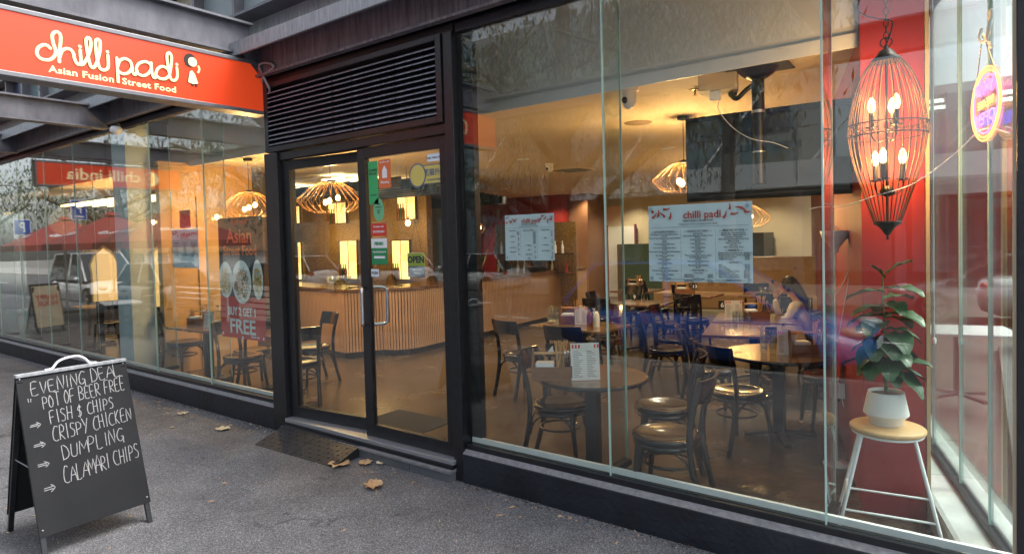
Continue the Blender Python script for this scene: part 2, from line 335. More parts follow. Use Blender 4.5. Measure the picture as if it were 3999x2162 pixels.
lv = empty('louvre_panel', (-4.5, -.02, 0), label='black horizontal louvre panel above the entrance doors', cat='louvre')
MB().box(-1.225, -1.165, -.06, .05, 2.785, 3.46).build('frame_side', M_FRAME, lv, .003)
MB().box(1.115, 1.172, -.06, .05, 2.785, 3.46).build('frame_side', M_FRAME, lv, .003)
MB().box(-1.164, 1.114, -.06, .05, 2.785, 2.835).build('frame_bottom', M_FRAME, lv, .003)
MB().box(-1.164, 1.114, -.06, .05, 3.415, 3.46).build('frame_top', M_FRAME, lv, .003)
M_SLAT = streaked('louvre_slat_highlights', (.03, .033, .045), (.42, .44, .52), (2.5, 6, 9), .35, 9)  # pale streaks paint reflected highlights into the slat colour
ns = 12
sl = MB().add([(-1.163, -.058, -.015), (1.113, -.058, -.015), (1.113, .012, .020), (-1.163, .012, .020), (-1.163, -.058, -.022), (1.113, -.058, -.022), (1.113, .012, .013), (-1.163, .012, .013)],
              [(0,1,2,3),(4,7,6,5),(0,4,5,1),(2,6,7,3),(0,3,7,4),(1,5,6,2)]).mesh('slat'); sl.materials.append(M_SLAT)
for i in range(ns):
    o = bpy.data.objects.new('slat', sl); COL.objects.link(o); o.parent = lv; o.location = (0, 0, 2.873+i*.0462+.003*math.sin(i*2.3))
    o.rotation_euler = (R(random.uniform(-2, 2)), 0, R(random.uniform(-.05, .05)))
MB().box(-1.163, 1.113, .034, .040, 2.836, 3.414).build('dark_backing', M_DKPANEL, lv)  # sheet added so the gaps between the slats stay dark
mesh_b = MB()
for i in range(60): mesh_b.box(-1.16+i*.038, -1.157+i*.038, .03, .033, 2.84, 3.41)
mesh_b.build('bird_mesh', M_FRAME, lv, kind='stuff')

rp = empty('kerb_ramp', (-4.98, -.2, 0), R(1.5), label='black rubber ramp in two pieces against the left door sill', cat='ramp')
M_RUB = mat('black_rubber', (.012, .013, .015), .5, var=.25, vs=6)
def ramp_piece(x0, x1):
    f = MB(); a = [(-.24, .004), (.13, .118), (.13, 0), (-.24, 0)]
    f.prism(a, x0, x1, lambda p, q, h: (h, p, q)); o = f.build('ramp_piece', M_RUB, rp, .004)
    t = MB(); sl = math.atan2(.114, .37)
    for i in range(9):
        for j in range(7):
            x = x0+.035+i*(x1-x0-.07)/8; y = -.21+j*.05; z = .004+(y+.24)*.308+.003
            t.obox((x, y, z), (.026, .0045, .003), Matrix.Rotation(sl, 3, 'X') @ Matrix.Rotation(R(50 if (i+j) % 2 else -50), 3, 'Z'))
    t.build('tread_bars', M_RUB, o, kind='stuff')
    for xx in (.28, .72):
        h = MB(); xq = x0+(x1-x0)*xx; h.lathe([(.0001, .006), (.017, .006), (.02, 0)], 14, (xq, -.15, .0285)); h.build('bolt_hole', M_DKPANEL, o)
ramp_piece(-.52, .03); ramp_piece(.038, .61)

# ------------------------------------------------------------ canopy steelwork
def ibeam(p0, p1, h, fwid, m, lab, tf=.022, up=True):
    """I beam, origin at bottom centre of p0; parts web and flanges"""
    p0 = Vector(p0); p1 = Vector(p1); L = (p1-p0).length; a = math.atan2(p1.y-p0.y, p1.x-p0.x)
    o = empty('steel_beam', p0, a, label=lab, cat='beam')
    MB().box(0, L, -.012, .012, tf, h-tf).build('web', m, o)
    MB().box(0, L, -fwid/2, fwid/2, 0, tf).build('bottom_flange', m, o)
    MB().box(0, L, -fwid/2, fwid/2, h-tf, h).build('top_flange', m, o)
    return o
fb = empty('fascia_beam', (-9, -.1, 0), label='long weathered steel fascia beam above the doors and glazing', cat='beam')
MB().box(-24, 9.3, -.012, .012, 3.545, 3.80).build('web', M_STEELRED, fb)
MB().box(-24, 9.3, -.05, .012, 3.522, 3.544).build('bottom_flange', M_STEELRED, fb)
MB().box(-24, 9.3, -.22, .06, 3.802, 3.825).build('top_flange', M_STEELRED, fb)
MB().box(-24, 9.3, -.243, -.2205, 3.70, 3.83).build('lip_plate', M_STEELGREY, fb)
ub = empty('gutter_beam', (-9, .12, 0), label='upper grey channel beam lying above the long fascia beam', cat='beam')
MB().box(-24, 9.3, -.012, .012, 3.92, 4.22).build('web', M_STEELGREY, ub)
MB().box(-24, 9.3, -.22, .012, 4.222, 4.25).build('top_flange', M_STEEL, ub)
MB().box(-24, 9.3, -.10, .012, 3.9, 3.919).build('bottom_flange', M_STEEL, ub)
ibeam((-5.86, -3.72, 3.735), (-5.86, -.125, 3.735), .33, .16, M_STEEL, 'big dark steel beam directly over the lit red sign')
ibeam((-9.33, -3.72, 3.455), (-9.33, -.125, 3.455), .30, .16, M_STEEL, 'second steel cross beam seen below and behind the red sign')
ibeam((-12.9, -3.72, 3.50), (-12.9, -.125, 3.50), .30, .16, M_STEEL, 'third steel cross beam further along the canopy')
ibeam((-15.22, -3.72, 3.735), (-15.22, -.125, 3.735), .33, .16, M_STEEL, 'steel cross beam over the far sign that the glass mirrors')
ibeam((-1.3, -3.72, 3.9), (-1.3, -.125, 3.9), .30, .16, M_STEEL, 'steel cross beam over the right hand window')
ibeam((-24, -3.72, 3.62), (2, -3.72, 3.62), .33, .16, M_STEEL, 'outer canopy edge beam above the footpath')
for xx, zz in ((-5.86, 3.80),):
    g = MB(); g.prism([(-.24, 3.80), (-.02, 3.80), (-.02, 3.56)], -.008, .008, lambda a, b, h: (h, a, b))
    g.build('gusset_plate', M_STEEL, fb).location = (xx+9+.12, 0, 0)

# ------------------------------------------------------------ lit signs
M_SIGNRED = mat('lit_red_acrylic', (.62, .045, .012), .35, emit=.15, ecol=(.80, .075, .015))
M_SIGNCREAM = mat('lit_cream_acrylic', (.70, .58, .32), .4, emit=.28, ecol=(1, .74, .38))
M_SIGNFR = mat('sign_aluminium', (.20, .205, .22), .4, .4, var=.1, vs=10)
FACE_X = Matrix(((0,0,1),(1,0,0),(0,1,0)))    # text upright in the yz plane, read from +x
def lightbox(x, y0, y1, z0, z1, lab):
    s = empty('light_box_sign', (x, 0, 0), label=lab, cat='sign')
    MB().box(-.17, -.006, y0+.01, y1-.01, z0+.01, z1-.01).build('box_body', M_SIGNFR, s)
    MB().box(-.0055, .002, y0+.036, y1-.036, z0+.036, z1-.036).build('red_face', M_SIGNRED, s)
    f = MB(); f.box(-.18, .012, y0, y1, z0, z0+.036); f.box(-.18, .012, y0, y1, z1-.036, z1)
    f.box(-.18, .012, y0, y0+.036, z0+.0362, z1-.0362); f.box(-.18, .012, y1-.036, y1, z0+.0362, z1-.0362); f.build('frame', M_SIGNFR, s, .004)
    return s
def strokes(paths, r, name, m, parent, x, dots=(), k=5, flat=.35):
    mb = MB()
    for i, P in enumerate(paths):
        pts = smooth_path([(x+.0006*i, a, b) for a, b in P], k)
        mb.tube(pts, r, 8, flat=((1, 0, 0), flat))
        for e in (pts[0], pts[-1]): mb.ball(e, r, 10, sx=flat)
    for a, b in dots: mb.ball((x, a, b), r*1.08, 10, sx=flat)
    return mb.build(name, m, parent)
s1 = lightbox(-5.74, -3.70, -.04, 3.165, 3.68, 'glowing red chilli padi light box sign over the footpath')
L_c = [(-1.861,3.423),(-1.879,3.440),(-1.907,3.438),(-1.940,3.406),(-1.948,3.363),(-1.929,3.334),(-1.897,3.328),(-1.861,3.339),(-1.833,3.375),(-1.826,3.414),(-1.840,3.470),(-1.843,3.528),(-1.816,3.560),(-1.791,3.545),(-1.790,3.490),(-1.801,3.411),(-1.805,3.332)]
L_h = [(-1.803,3.364),(-1.786,3.415),(-1.759,3.442),(-1.726,3.443),(-1.708,3.419),(-1.702,3.381),(-1.690,3.347),(-1.671,3.338),(-1.657,3.365),(-1.659,3.416),(-1.659,3.453)]
L_l = [(-1.671,3.338),(-1.643,3.346),(-1.609,3.410),(-1.584,3.494),(-1.584,3.551),(-1.599,3.565),(-1.615,3.543),(-1.613,3.487),(-1.605,3.410),(-1.591,3.343),(-1.569,3.334),(-1.543,3.388),(-1.520,3.473),(-1.514,3.549),(-1.528,3.568),(-1.546,3.551),(-1.548,3.493),(-1.542,3.415),(-1.529,3.347),(-1.506,3.327),(-1.477,3.337),(-1.462,3.369),(-1.462,3.454)]
L_p = [(-1.395,3.446),(-1.394,3.347),(-1.393,3.252)]
L_p2 = [(-1.391,3.383),(-1.375,3.427),(-1.336,3.454),(-1.294,3.439),(-1.284,3.391),(-1.311,3.343),(-1.354,3.325),(-1.386,3.339)]
L_a = [(-1.283,3.400),(-1.278,3.355),(-1.263,3.335),(-1.246,3.357),(-1.248,3.394),(-1.224,3.437),(-1.173,3.462),(-1.135,3.446),(-1.129,3.412),(-1.153,3.367),(-1.194,3.339),(-1.236,3.348),(-1.245,3.376)]
L_a2 = [(-1.127,3.460),(-1.125,3.390),(-1.112,3.340),(-1.091,3.349),(-1.091,3.382),(-1.070,3.427),(-1.027,3.450),(-0.984,3.427),(-0.977,3.390),(-1.013,3.347),(-1.059,3.341),(-1.086,3.359)]
L_d = [(-0.977,3.390),(-0.961,3.470),(-0.953,3.548),(-0.970,3.581),(-0.992,3.554),(-0.989,3.474),(-0.977,3.390),(-0.964,3.351),(-0.936,3.346),(-0.912,3.382),(-0.911,3.462)]
LOGO = [L_c, L_h, L_l, L_p, L_p2, L_a, L_a2, L_d]; DOTS = [(-1.66, 3.482), (-1.463, 3.482), (-.908, 3.493)]
M_SIGNBR = mat('lit_dark_outline', (.10, .03, .01), .5)
strokes(LOGO, .0165, 'logo_outline', M_SIGNBR, s1, .001, DOTS, flat=.12)
strokes(LOGO, .0125, 'logo_lettering', M_SIGNCREAM, s1, .0065, DOTS)
for tx, yy, wd in (('Asian Fusion', -1.876, .455), ('Street Food', -1.362, .437)):
    o = text('sign_text', tx, .073, (.004, yy, 3.243), M_SIGNCREAM, s1, FACE_X, bold=.0016, ext=.001, space=1.05)
    o['fitw'] = wd
def poly2(pts, x, t, name, m, parent): return MB().prism(pts, x, x+t, lambda a, b, h: (h, a, b)).build(name, m, parent)
def blob(cy, cz, ry, rz, n=18): return [(cy+ry*math.cos(2*math.pi*k/n), cz+rz*math.sin(2*math.pi*k/n)) for k in range(n)]
M_HAIRP = mat('sign_black', (.02, .012, .01), .5)
fx, fz = -.775, 3.555
em = MB()
em.prism(blob(fx-.012, fz, .056, .062), .003, .006, lambda a, b, h: (h, a, b)); em.prism([(fx-.068, fz+.01), (fx-.055, fz-.05), (fx-.02, fz-.05), (fx-.02, fz+.03)], .003, .0062, lambda a, b, h: (h, a, b))
em.prism([(-.823, 3.352), (-.80, 3.46), (-.775, 3.475), (-.745, 3.44), (-.716, 3.352), (-.77, 3.34)], .003, .0055, lambda a, b, h: (h, a, b))
em.prism([(-.79, 3.346), (-.785, 3.328), (-.765, 3.328), (-.775, 3.346)], .003, .006, lambda a, b, h: (h, a, b)); em.prism([(-.755, 3.346), (-.75, 3.326), (-.728, 3.326), (-.742, 3.346)], .003, .006, lambda a, b, h: (h, a, b))
em.build('emblem_dark', M_HAIRP, s1)
em = MB(); em.prism(blob(fx+.008, fz-.01, .040, .042), .0065, .0085, lambda a, b, h: (h, a, b))
em.prism([(-.815, 3.357), (-.795, 3.455), (-.775, 3.468), (-.75, 3.438), (-.724, 3.357), (-.77, 3.346)], .0065, .0085, lambda a, b, h: (h, a, b))
em.tube(smooth_path([(.008, -.72, 3.52), (.008, -.708, 3.49), (.008, -.722, 3.455)], 4), .009, 6); em.build('emblem_light', M_SIGNCREAM, s1)
# crescent at the street end of the sign
strokes([[(-2.93+.09*math.cos(R(a)), 3.42+.10*math.sin(R(a))) for a in range(60, 310, 20)]], .016, 'crescent_mark', M_SIGNCREAM, s1, .0065)
s2 = lightbox(-15.1, -3.6, -.75, 3.165, 3.68, 'glowing red chilli india light box sign further down the shopfront')
o = text('sign_text', 'chilli india', .34, (.004, -2.72, 3.33), M_SIGNCREAM, s2, FACE_X, bold=.004, ext=.001); o['fitw'] = 1.42
em = MB(); em.prism(blob(-2.95, 3.42, .155, .165), .003, .006, lambda a, b, h: (h, a, b)); em.build('round_logo', M_SIGNCREAM, s2)
em = MB(); em.prism(blob(-2.90, 3.42, .09, .12), .0062, .009, lambda a, b, h: (h, a, b)); em.build('logo_cutout', M_SIGNRED, s2)
em = MB(); em.prism(blob(-2.90, 3.42, .03, .03), .0092, .011, lambda a, b, h: (h, a, b)); em.build('logo_dot', M_SIGNCREAM, s2)
cb = MB().tube(smooth_path([(-5.79, -.045, 3.55), (-5.78, .0, 3.5), (-5.72, -.03, 3.42), (-5.66, -.05, 3.38), (-5.60, -.09, 3.40), (-5.63, -.12, 3.5), (-5.68, -.14, 3.62), (-5.6, -.14, 3.64), (-5.46, -.14, 3.60), (-5.45, -.14, 3.56), (-5.62, -.13, 3.53), (-5.70, -.1, 3.48)], 5), .012, 8)
cb.build('power_conduit', mat('grey_conduit', (.30, .30, .31), .45), None, label='looped grey flexible conduit feeding the red sign above the louvre', cat='cable')
cb = empty('bulkhead_light', (-8.95, -.16, 3.40), label='small round white light under the steel cross beam', cat='light fitting')
MB().ball((0, 0, 0), .075, 14, sz=.8).build('diffuser', M_WHITE, cb); MB().lathe([(.05, .045), (.06, .075)], 14).build('mount', M_BLACK, cb)

# ------------------------------------------------------------ tower above the canopy
tw = empty('glass_tower', (-20, 1.6, 4.6), label='glass and panel tower rising above the shop canopy', cat='building')
MB().box(-40, 14, .3, 9, -.2, 9).build('wall', mat('tower_wall', (.16, .19, .21), .5, var=.1, vs=1), tw)
M_TG = mat('tower_glass', (.07, .12, .14), .08, 0, vs=.8, col2=(.22, .31, .34), coat=.5)
M_TP = mat('tower_panel', (.22, .26, .28), .5, var=.08, vs=2); M_TC = mat('tower_cream', (.40, .36, .27), .5, var=.1, vs=3); M_TN = mat('tower_navy', (.03, .045, .10), .3)
pan = {}
for i in range(-22, 11):
    for j in range(3):
        k = random.choice([0, 0, 0, 1, 1, 2, 3]); mm = (M_TG, M_TP, M_TC, M_TN)[k]
        if k not in pan:
            q = MB().box(.03, 1.17, -.04, .02, .06, 1.22).mesh('facade_panel'); q.materials.append(mm); pan[k] = q
        o = bpy.data.objects.new('facade_panel', pan[k]); COL.objects.link(o); o.parent = tw; o.location = (i*1.2, .26, j*1.5+.35)
for j in range(5):
    MB().box(-40, 14, .0, .28, j*1.5+.12, j*1.5+.32).build('ledge', (M_TP, M_STEEL)[j % 2], tw)
mu = MB()
for i in range(-33, 11): mu.box(i*1.2-.03, i*1.2+.03, .05, .255, .33, 9)
mu.build('mullion', M_STEEL, tw, kind='stuff')
st = MB()
for i in range(-12, 12): st.bar((i*2.4, -.4, 1.9), (i*2.4+.5, .2, .3), .015, .015)
st.build('tie_rod', M_STEEL, tw, kind='stuff')
# ------------------------------------------------------------ restaurant shell
fl = [(-24, .10), (.05, .10), (-2.1, 9.0), (-3.1, 13.2), (-24, 13.2)]
MB().prism(fl, -.1, F, None).build('floor', M_FLOOR, kind='structure')
cl = [(-24, .86), (-.62, .86), (-1.13, 3.0), (-2.1, 9.0), (-3.1, 13.2), (-24, 13.2)]
MB().prism(cl, 3.08, 3.14, None).build('ceiling', M_CEIL, kind='structure')
MB().prism([(-24, .12), (.05, .12), (-2.1, 9.0), (-3.1, 13.2), (-24, 13.2)], 3.86, 3.9, None).build('roof', M_CREAM, kind='structure')
MB().box(-9.7, -.62, .855, .90, 3.045, 3.85).build('bulkhead', M_BULK, kind='structure')
MB().box(-9.1, -.63, .84, .8545, 3.02, 3.11).build('bulkhead_trim', M_WHITE, kind='structure')
MB().box(-24, .1, -.012, .05, 3.522, 3.85).build('header_wall', M_DKPANEL, kind='structure')
MB().box(-24, -3.1, 13.0, 13.2, -.1, 3.9).build('back_wall', M_CREAM, kind='structure')
MB().box(-9.32, -9.2, .45, 1.85, F, 3.079).build('partition_wall', M_ORANGE, kind='structure')
MB().box(-9.19, -9.175, .95, .955, F, 2.6).build('panel_joint', M_INK, kind='structure')
MB().box(-9.80, -9.36, .10, .40, F, 3.84).build('column', mat('pale_blue_column', (.50, .60, .64), .5, var=.08, vs=2), label='pale blue grey column standing behind the left hand glass', cat='column')
# red wall stub beside the side window
def along(x, y, l, wd, z0, z1, name, m, **k):
    """box with local x along the side window direction"""
    o = MB().box(0, l, 0, wd, z0, z1).build(name, m, **k); o.location = (x, y, 0); o.rotation_euler = (0, 0, math.atan2(SD.y, SD.x)); return o
along(-.28, .85, 2.15, .335, F, 3.85, 'red_pillar', M_RED, label='wide bright red pillar behind the potted plant and cage lamp', cat='pillar')
along(-.255, .85, .03, .02, F, 3.85, 'corner_trim', mat('beige_trim', (.50, .36, .20), .5), label='thin beige strip on the right edge of the red pillar', cat='trim')
M_MAROON = mat('maroon_wall', (.17, .022, .024), .5, var=.05, vs=2)
along(-1.0, 3.6, 9, .1, F, 3.079, 'maroon_wall', M_MAROON, kind='structure')
MB().box(-1.75, -1.13, 5.6, 5.75, F, 3.079).build('maroon_return_wall', M_MAROON, kind='structure')
MB().box(-12.6, -9.6, 11.6, 12.9, F, 3.079).build('red_wall', M_RED, kind='structure')
MB().box(-9.59, -8.95, 11.9, 12.9, F, 3.079).build('brown_wall', mat('brown_wall', (.22, .10, .05), .5, var=.1, vs=2), kind='structure')
MB().box(-16, -8.6, 5.1, 5.25, F, 3.079).build('bar_back_wall', M_DARKWALL, kind='structure')
MB().box(-16, -15.8, 2.55, 5.1, F, 3.079).build('bar_end_wall', M_DARKWALL, kind='structure')
MB().box(-22, -9.33, 2.45, 2.54, F, 3.079).build('neighbour_wall', mat('umber_wall', (.16, .085, .04), .5, var=.2, vs=1.5), kind='structure')
dk = mat('hedge_dark', (.012, .02, .010), .6, vs=25, col2=(.05, .08, .03), bump=1, bs=40)
MB().box(-8.2, -6.9, 12.2, 12.9, F, 1.62).build('green_wall', dk, label='dark planted panel on the far back wall', cat='plant wall')
MB().box(-4.75, -4.2, 12.0, 12.9, .8, 1.85).build('dark_window', M_DKPANEL, label='small dark square window in the far cream wall', cat='window')
d = empty('back_door', (-9.3+.9, 12.86, F), label='cream door in the far back wall', cat='door')
MB().box(-.42, .42, .0, .04, 0, 2.05).build('door_panel', M_BULK, d); MB().box(-.48, -.425, -.02, .04, 0, 2.1).build('frame', M_MAROON, d); MB().box(.425, .48, -.02, .04, 0, 2.1).build('frame', M_MAROON, d)
MB().obox((.3, -.02, 1.0), (.1, .02, .02)).build('handle', M_ALU, d)
bq = empty('banquette', (-4.6, 10.6, F), label='long buttoned tan leather banquette along the rear of the room', cat='bench')
M_TAN = mat('tan_leather', (.27, .16, .075), .45, var=.15, vs=6, bump=.1, bs=20)
MB().box(-1.6, 2.6, 0, .14, .35, 1.25).build('backrest', M_TAN, bq, .03); MB().box(-1.6, 2.6, -.5, -.01, .1, .46).build('seat', M_TAN, bq, .04)
q = MB()
for i in range(9):
    for z in (.7, 1.0): q.ball((-1.35+i*.46, -.005, z), .018, 8)
q.build('buttons', M_BLACK, bq, kind='stuff')

# ------------------------------------------------------------ service counter with timber battens
rg = empty('cash_register', (-7.6, 7.3, F+1.08), label='black cash register on the counter behind the drinks menu', cat='cash register')
MB().box(-.15, .15, -.18, .18, 0, .10).build('drawer', M_BLACK, rg, .004); MB().obox((0, 0, .24), (.03, .32, .22), (0, R(-18), 0)).build('screen', M_DKPANEL, rg)
ct = empty('service_counter', (-7.6, 3.4, F), label='long bar counter clad in upright timber battens with rounded corner', cat='counter')
path = [(-12.6+.25*i, 3.22-.0385*i) for i in range(21)]
cxr, cyr, rr = -7.55, 3.37, .36
path = [p for p in path if p[0] < -7.6]+[(cxr+rr*math.cos(R(a)), cyr+rr*math.sin(R(a))) for a in range(-88, 6, 10)]+[(-7.2-.0155*i, 3.6+i*.25) for i in range(24)]
def resample(P, step):
    out = []; P = [Vector((a, b, 0)) for a, b in P]; acc = 0
    for a, b in zip(P[:-1], P[1:]):
        L = (b-a).length; t = -acc+step if acc else 0
        while t < L: out.append((a+(b-a)*t/L, (b-a).normalized())); t += step
        acc = (L-(t-step))
    return out
off = Vector((-7.6, 3.4, 0))
bt = MB().box(-.0165, .0165, -.012, .012, .1, 1.03).mesh('batten'); bt.materials.append(M_BATTEN)
n_b = 0
for p, dr_ in resample(path, .047):
    if p.x < -11.4 or n_b > 290: continue
    o = bpy.data.objects.new('batten', bt); COL.objects.link(o); o.parent = ct; o.location = p-off; o.rotation_euler = (0, 0, math.atan2(dr_.y, dr_.x)+R(random.uniform(-1.5, 1.5))); n_b += 1
def ribbon(path, o0, o1, z0, z1):
    mb = MB(); P = [Vector((a, b, 0)) for a, b in path]; vs = []
    for i, p in enumerate(P):
        t = (P[min(i+1, len(P)-1)]-P[max(i-1, 0)]).normalized(); nrm = Vector((t.y, -t.x, 0)); q0 = p+nrm*o0-off; q1 = p+nrm*o1-off
        vs += [(q0.x, q0.y, z0), (q1.x, q1.y, z0), (q1.x, q1.y, z1), (q0.x, q0.y, z1)]
    fs = []
    for i in range(len(P)-1):
        a = i*4; b = a+4; fs += [(a, a+1, b+1, b), (a+1, a+2, b+2, b+1), (a+2, a+3, b+3, b+2), (a+3, a, b, b+3)]
    fs += [(0, 3, 2, 1), (len(vs)-4, len(vs)-3, len(vs)-2, len(vs)-1)]; return mb.add(vs, fs)
ribbon(path, -.06, -.013, .1, 1.03).build('backing', mat('batten_backing', (.05, .022, .012), .6), ct)
ribbon(path, -.08, -.04, 0, .099).build('kick_plate', M_BLACK, ct)
ribbon(path, -.55, .035, 1.032, 1.075).build('bar_top', M_TTOP2, ct)

# back bar cabinets, lit
M_LIT = mat('lit_shelf', (.8, .55, .2), .5, emit=.75, ecol=(1, .66, .20), var=.2, vs=5)
M_LIT2 = mat('lit_poster', (.8, .3, .1), .5, emit=.8, ecol=(1, .38, .12)); M_BOT = mat('bottle_amber', (.16, .05, .01), .15); M_BOTG = mat('bottle_green', (.03, .08, .02), .15)
for k, (x, z, wd, ht, lb) in enumerate(((-13.35, 1.05, .75, .85, 'lit yellow bottle cabinet at the far left of the back bar'), (-11.2, 1.1, .56, .8, 'lit yellow bottle cabinet seen under the big wire pendant'), (-9.55, 1.12, .5, .76, 'lit yellow bottle cabinet seen beside the door stickers'),
                           (-11.55, 2.3, .6, .72, 'upper lit yellow cabinet behind the wire pendant'), (-9.35, 2.3, .5, .68, 'upper lit yellow cabinet above the door stickers'), (-13.2, 2.35, .6, .6, 'upper lit cabinet at the left end of the bar'))):
    c = empty('bottle_cabinet', (x, 5.07, z), label=lb, cat='cabinet')
    MB().box(0, wd, -.005, .02, 0, ht).build('lit_back', M_LIT, c); f = MB()
    f.box(-.02, 0, -.03, .02, -.02, ht+.02); f.box(wd, wd+.02, -.03, .02, -.02, ht+.02); f.box(0, wd, -.03, .02, -.02, 0); f.box(0, wd, -.03, .02, ht, ht+.02); f.box(wd*.48, wd*.5, -.02, -.006, 0, ht); f.build('cabinet_frame', M_TTOP2, c)
    MB().box(wd*.56, wd*.93, -.012, -.007, ht*.45, ht*.92).build('picture', M_LIT2, c)
    for j in range(3):
        b = MB(); b.lathe([(.035, 0), (.035, .17), (.03, .2), (.012, .24), (.012, .31)], 10, (wd*(.13+.13*j), -.05, .0))
        b.build('bottle', (M_BOT, M_BOTG, M_BOT)[j], c)
lamp('bar_glow', (-11.5, 4.4, 2.0), 16, (1, .6, .22), .3); lamp('bar_glow', (-9.2, 4.2, 2.2), 14, (1, .6, .22), .3)
sh = empty('drinks_shelf', (-8.2, 7.9, 1.1), label='dark shelf with small bright bottles behind the counter', cat='shelf')
MB().box(-1.0, 1.1, -.1, .15, -.02, 0).build('shelf_board', M_TTOP2, sh); MB().box(-1.0, 1.1, -.1, .15, .4, .42).build('shelf_board', M_TTOP2, sh); MB().box(-1.05, 1.15, .16, .2, -1.0, 1.1).build('back_panel', M_DARKWALL, sh)
for i in range(22):
    b = MB(); b.lathe([(.03, 0), (.03, .15), (.012, .2), (.012, .27)], 8, (-.95+.093*i, 0, .0 if i % 2 else .42)); b.build('bottle', random.choice([M_BOT, M_BOTG, M_REDINK, M_PAPER]), sh)
for x, y, lb in ((-9.1, 3.25, 'first clear glass bowl on the bar top behind the door'), (-8.75, 3.2, 'second clear glass bowl on the bar top behind the door')):
    MB().lathe([(.05, 0), (.12, .05), (.14, .14), (.13, .14), (.11, .055), (.0001, .01)], 20, (x, y, F+1.076)).build('glass_bowl', M_GLASSC, label=lb, cat='bowl')
bg_ = empty('paper_bag', (-7.0, 4.15, F+1.08), label='knotted brown takeaway bag on the counter end', cat='bag')
MB().lathe([(.09, 0), (.13, .04), (.14, .14), (.10, .2), (.03, .24), (.05, .30), (.02, .31)], 14, sx=1, sy=.8).build('bag_body', mat('kraft_paper', (.34, .2, .10), .7, var=.15, vs=12, bump=.5, bs=20), bg_)
sm = empty('brass_samovar', (-7.72, 8.2, F+1.08), label='ribbed brass urn standing on the far end of the counter', cat='urn')
M_BRASS = mat('brass', (.5, .32, .12), .25, 1)
MB().lathe([(.10, 0), (.1, .03), (.06, .06), (.15, .14), (.19, .25), (.15, .37), (.07, .42), (.03, .45), (.035, .48), (.0001, .5)], 20).build('urn_body', M_BRASS, sm); MB().tube([(0, -.18, .17), (0, -.25, .17), (0, -.25, .12)], .012, 8).build('tap', M_BRASS, sm)
vs_ = empty('vase_plant', (-7.7, 5.6, F+1.08), label='small potted lily with pale flowers on the counter', cat='plant')
MB().lathe([(.06, 0), (.08, .12), (.07, .13), (.0001, .12)], 14).build('pot', M_BLACK, vs_)
q = MB(); q2 = MB()
for i in range(26):
    a = random.random()*6.28; h = random.uniform(.2, .42); rr_ = random.uniform(.05, .16); p = Vector((rr_*math.cos(a), rr_*math.sin(a), .1+h)); t = Vector((-math.sin(a), math.cos(a), 0))*.03; b0 = Vector((0, 0, .12))
    (q2 if i % 6 == 0 else q).add([b0, (b0+p)/2+t, p, (b0+p)/2-t], [(0, 1, 2, 3)])
MG = leafmat('house_leaf', (.012, .035, .010), (.04, .09, .025), .35)
q.build('foliage', MG, vs_, kind='stuff'); q2.build('flower', M_WHITE, vs_)
# ceiling baffles over the bar
bf = empty('ceiling_baffles', (-10, 5, 2.8), label='rows of black ceiling baffles hanging over the bar', cat='ceiling baffles')
for i in range(18): MB().box(-5, 2.6-.12*i, -1.7+i*.32, -1.66+i*.32, -.08, .10).build('baffle', M_BLACK, bf)
M_LED = mat('led_strip', (1, .8, .5), .5, emit=5, ecol=(1, .78, .45))
for i in range(7):
    for xx in (-1.6, .5): MB().box(xx, xx+.5, -1.62+i*.32, -1.5+i*.32, .2, .21).build('light_strip', M_LED, bf)

# ------------------------------------------------------------ ceiling fittings
M_BULB = mat('bulb_glow', (1, .7, .3), .3, emit=12, ecol=(1, .60, .20)); M_DL = mat('downlight_lens', (1, .85, .6), .3, emit=13, ecol=(1, .80, .50))
DLS = [(-7.9, 2.0, 'fill downlight added between the two left pendants'), (-5.6, 2.7, 'fill downlight added just inside the right door leaf'), (-5.64, 4.2, 'downlight nearest the doors'), (-3.53, 4.75, 'downlight left of the television'), (-6.73, 7.93, 'downlight over the counter end'), (-7.06, 10.87, 'downlight in front of the back door'), (-9.4, 8.6, 'downlight behind the bar baffles'),  # first two are added fill lights that brighten the counter front
       (-10.3, 9.4, 'downlight near the red rear wall'), (-8.6, 9.9, 'downlight before the brown wall'), (-9.7, 10.9, 'downlight at the corner of the red wall'), (-8.0, 9.0, 'downlight above the drinks shelf'), (-5.3, 10.4, 'downlight over the rear tables'), (-2.4, 6.5, 'downlight over the rear right tables'), (-3.9, 8.0, 'downlight above the middle of the room'), (-8.9, 11.6, 'downlight left of the cream corner'), (-7.9, 12.2, 'downlight before the planted panel'), (-6.2, 9.4, 'downlight right of the counter end'), (-5.9, 11.8, 'downlight at the rear wall'), (-11.2, 10.6, 'downlight before the left part of the red wall'), (-4.3, 12.0, 'downlight over the banquette')]
for i, (x, y, lb) in enumerate(DLS):
    e = empty('downlight', (x, y, 3.08), label='round recessed '+lb, cat='downlight', group='recessed downlights in the restaurant ceiling')
    MB().lathe([(.07, -.006), (.09, -.008), (.095, -.0005)], 20).build('rim', M_WHITE, e); MB().lathe([(.0001, -.004), (.07, -.004)], 16).build('lens', M_DL, e)
    lamp('downlight_beam', (x, y, 3.04), 62, (1, .80, .55), .05, 'SPOT')
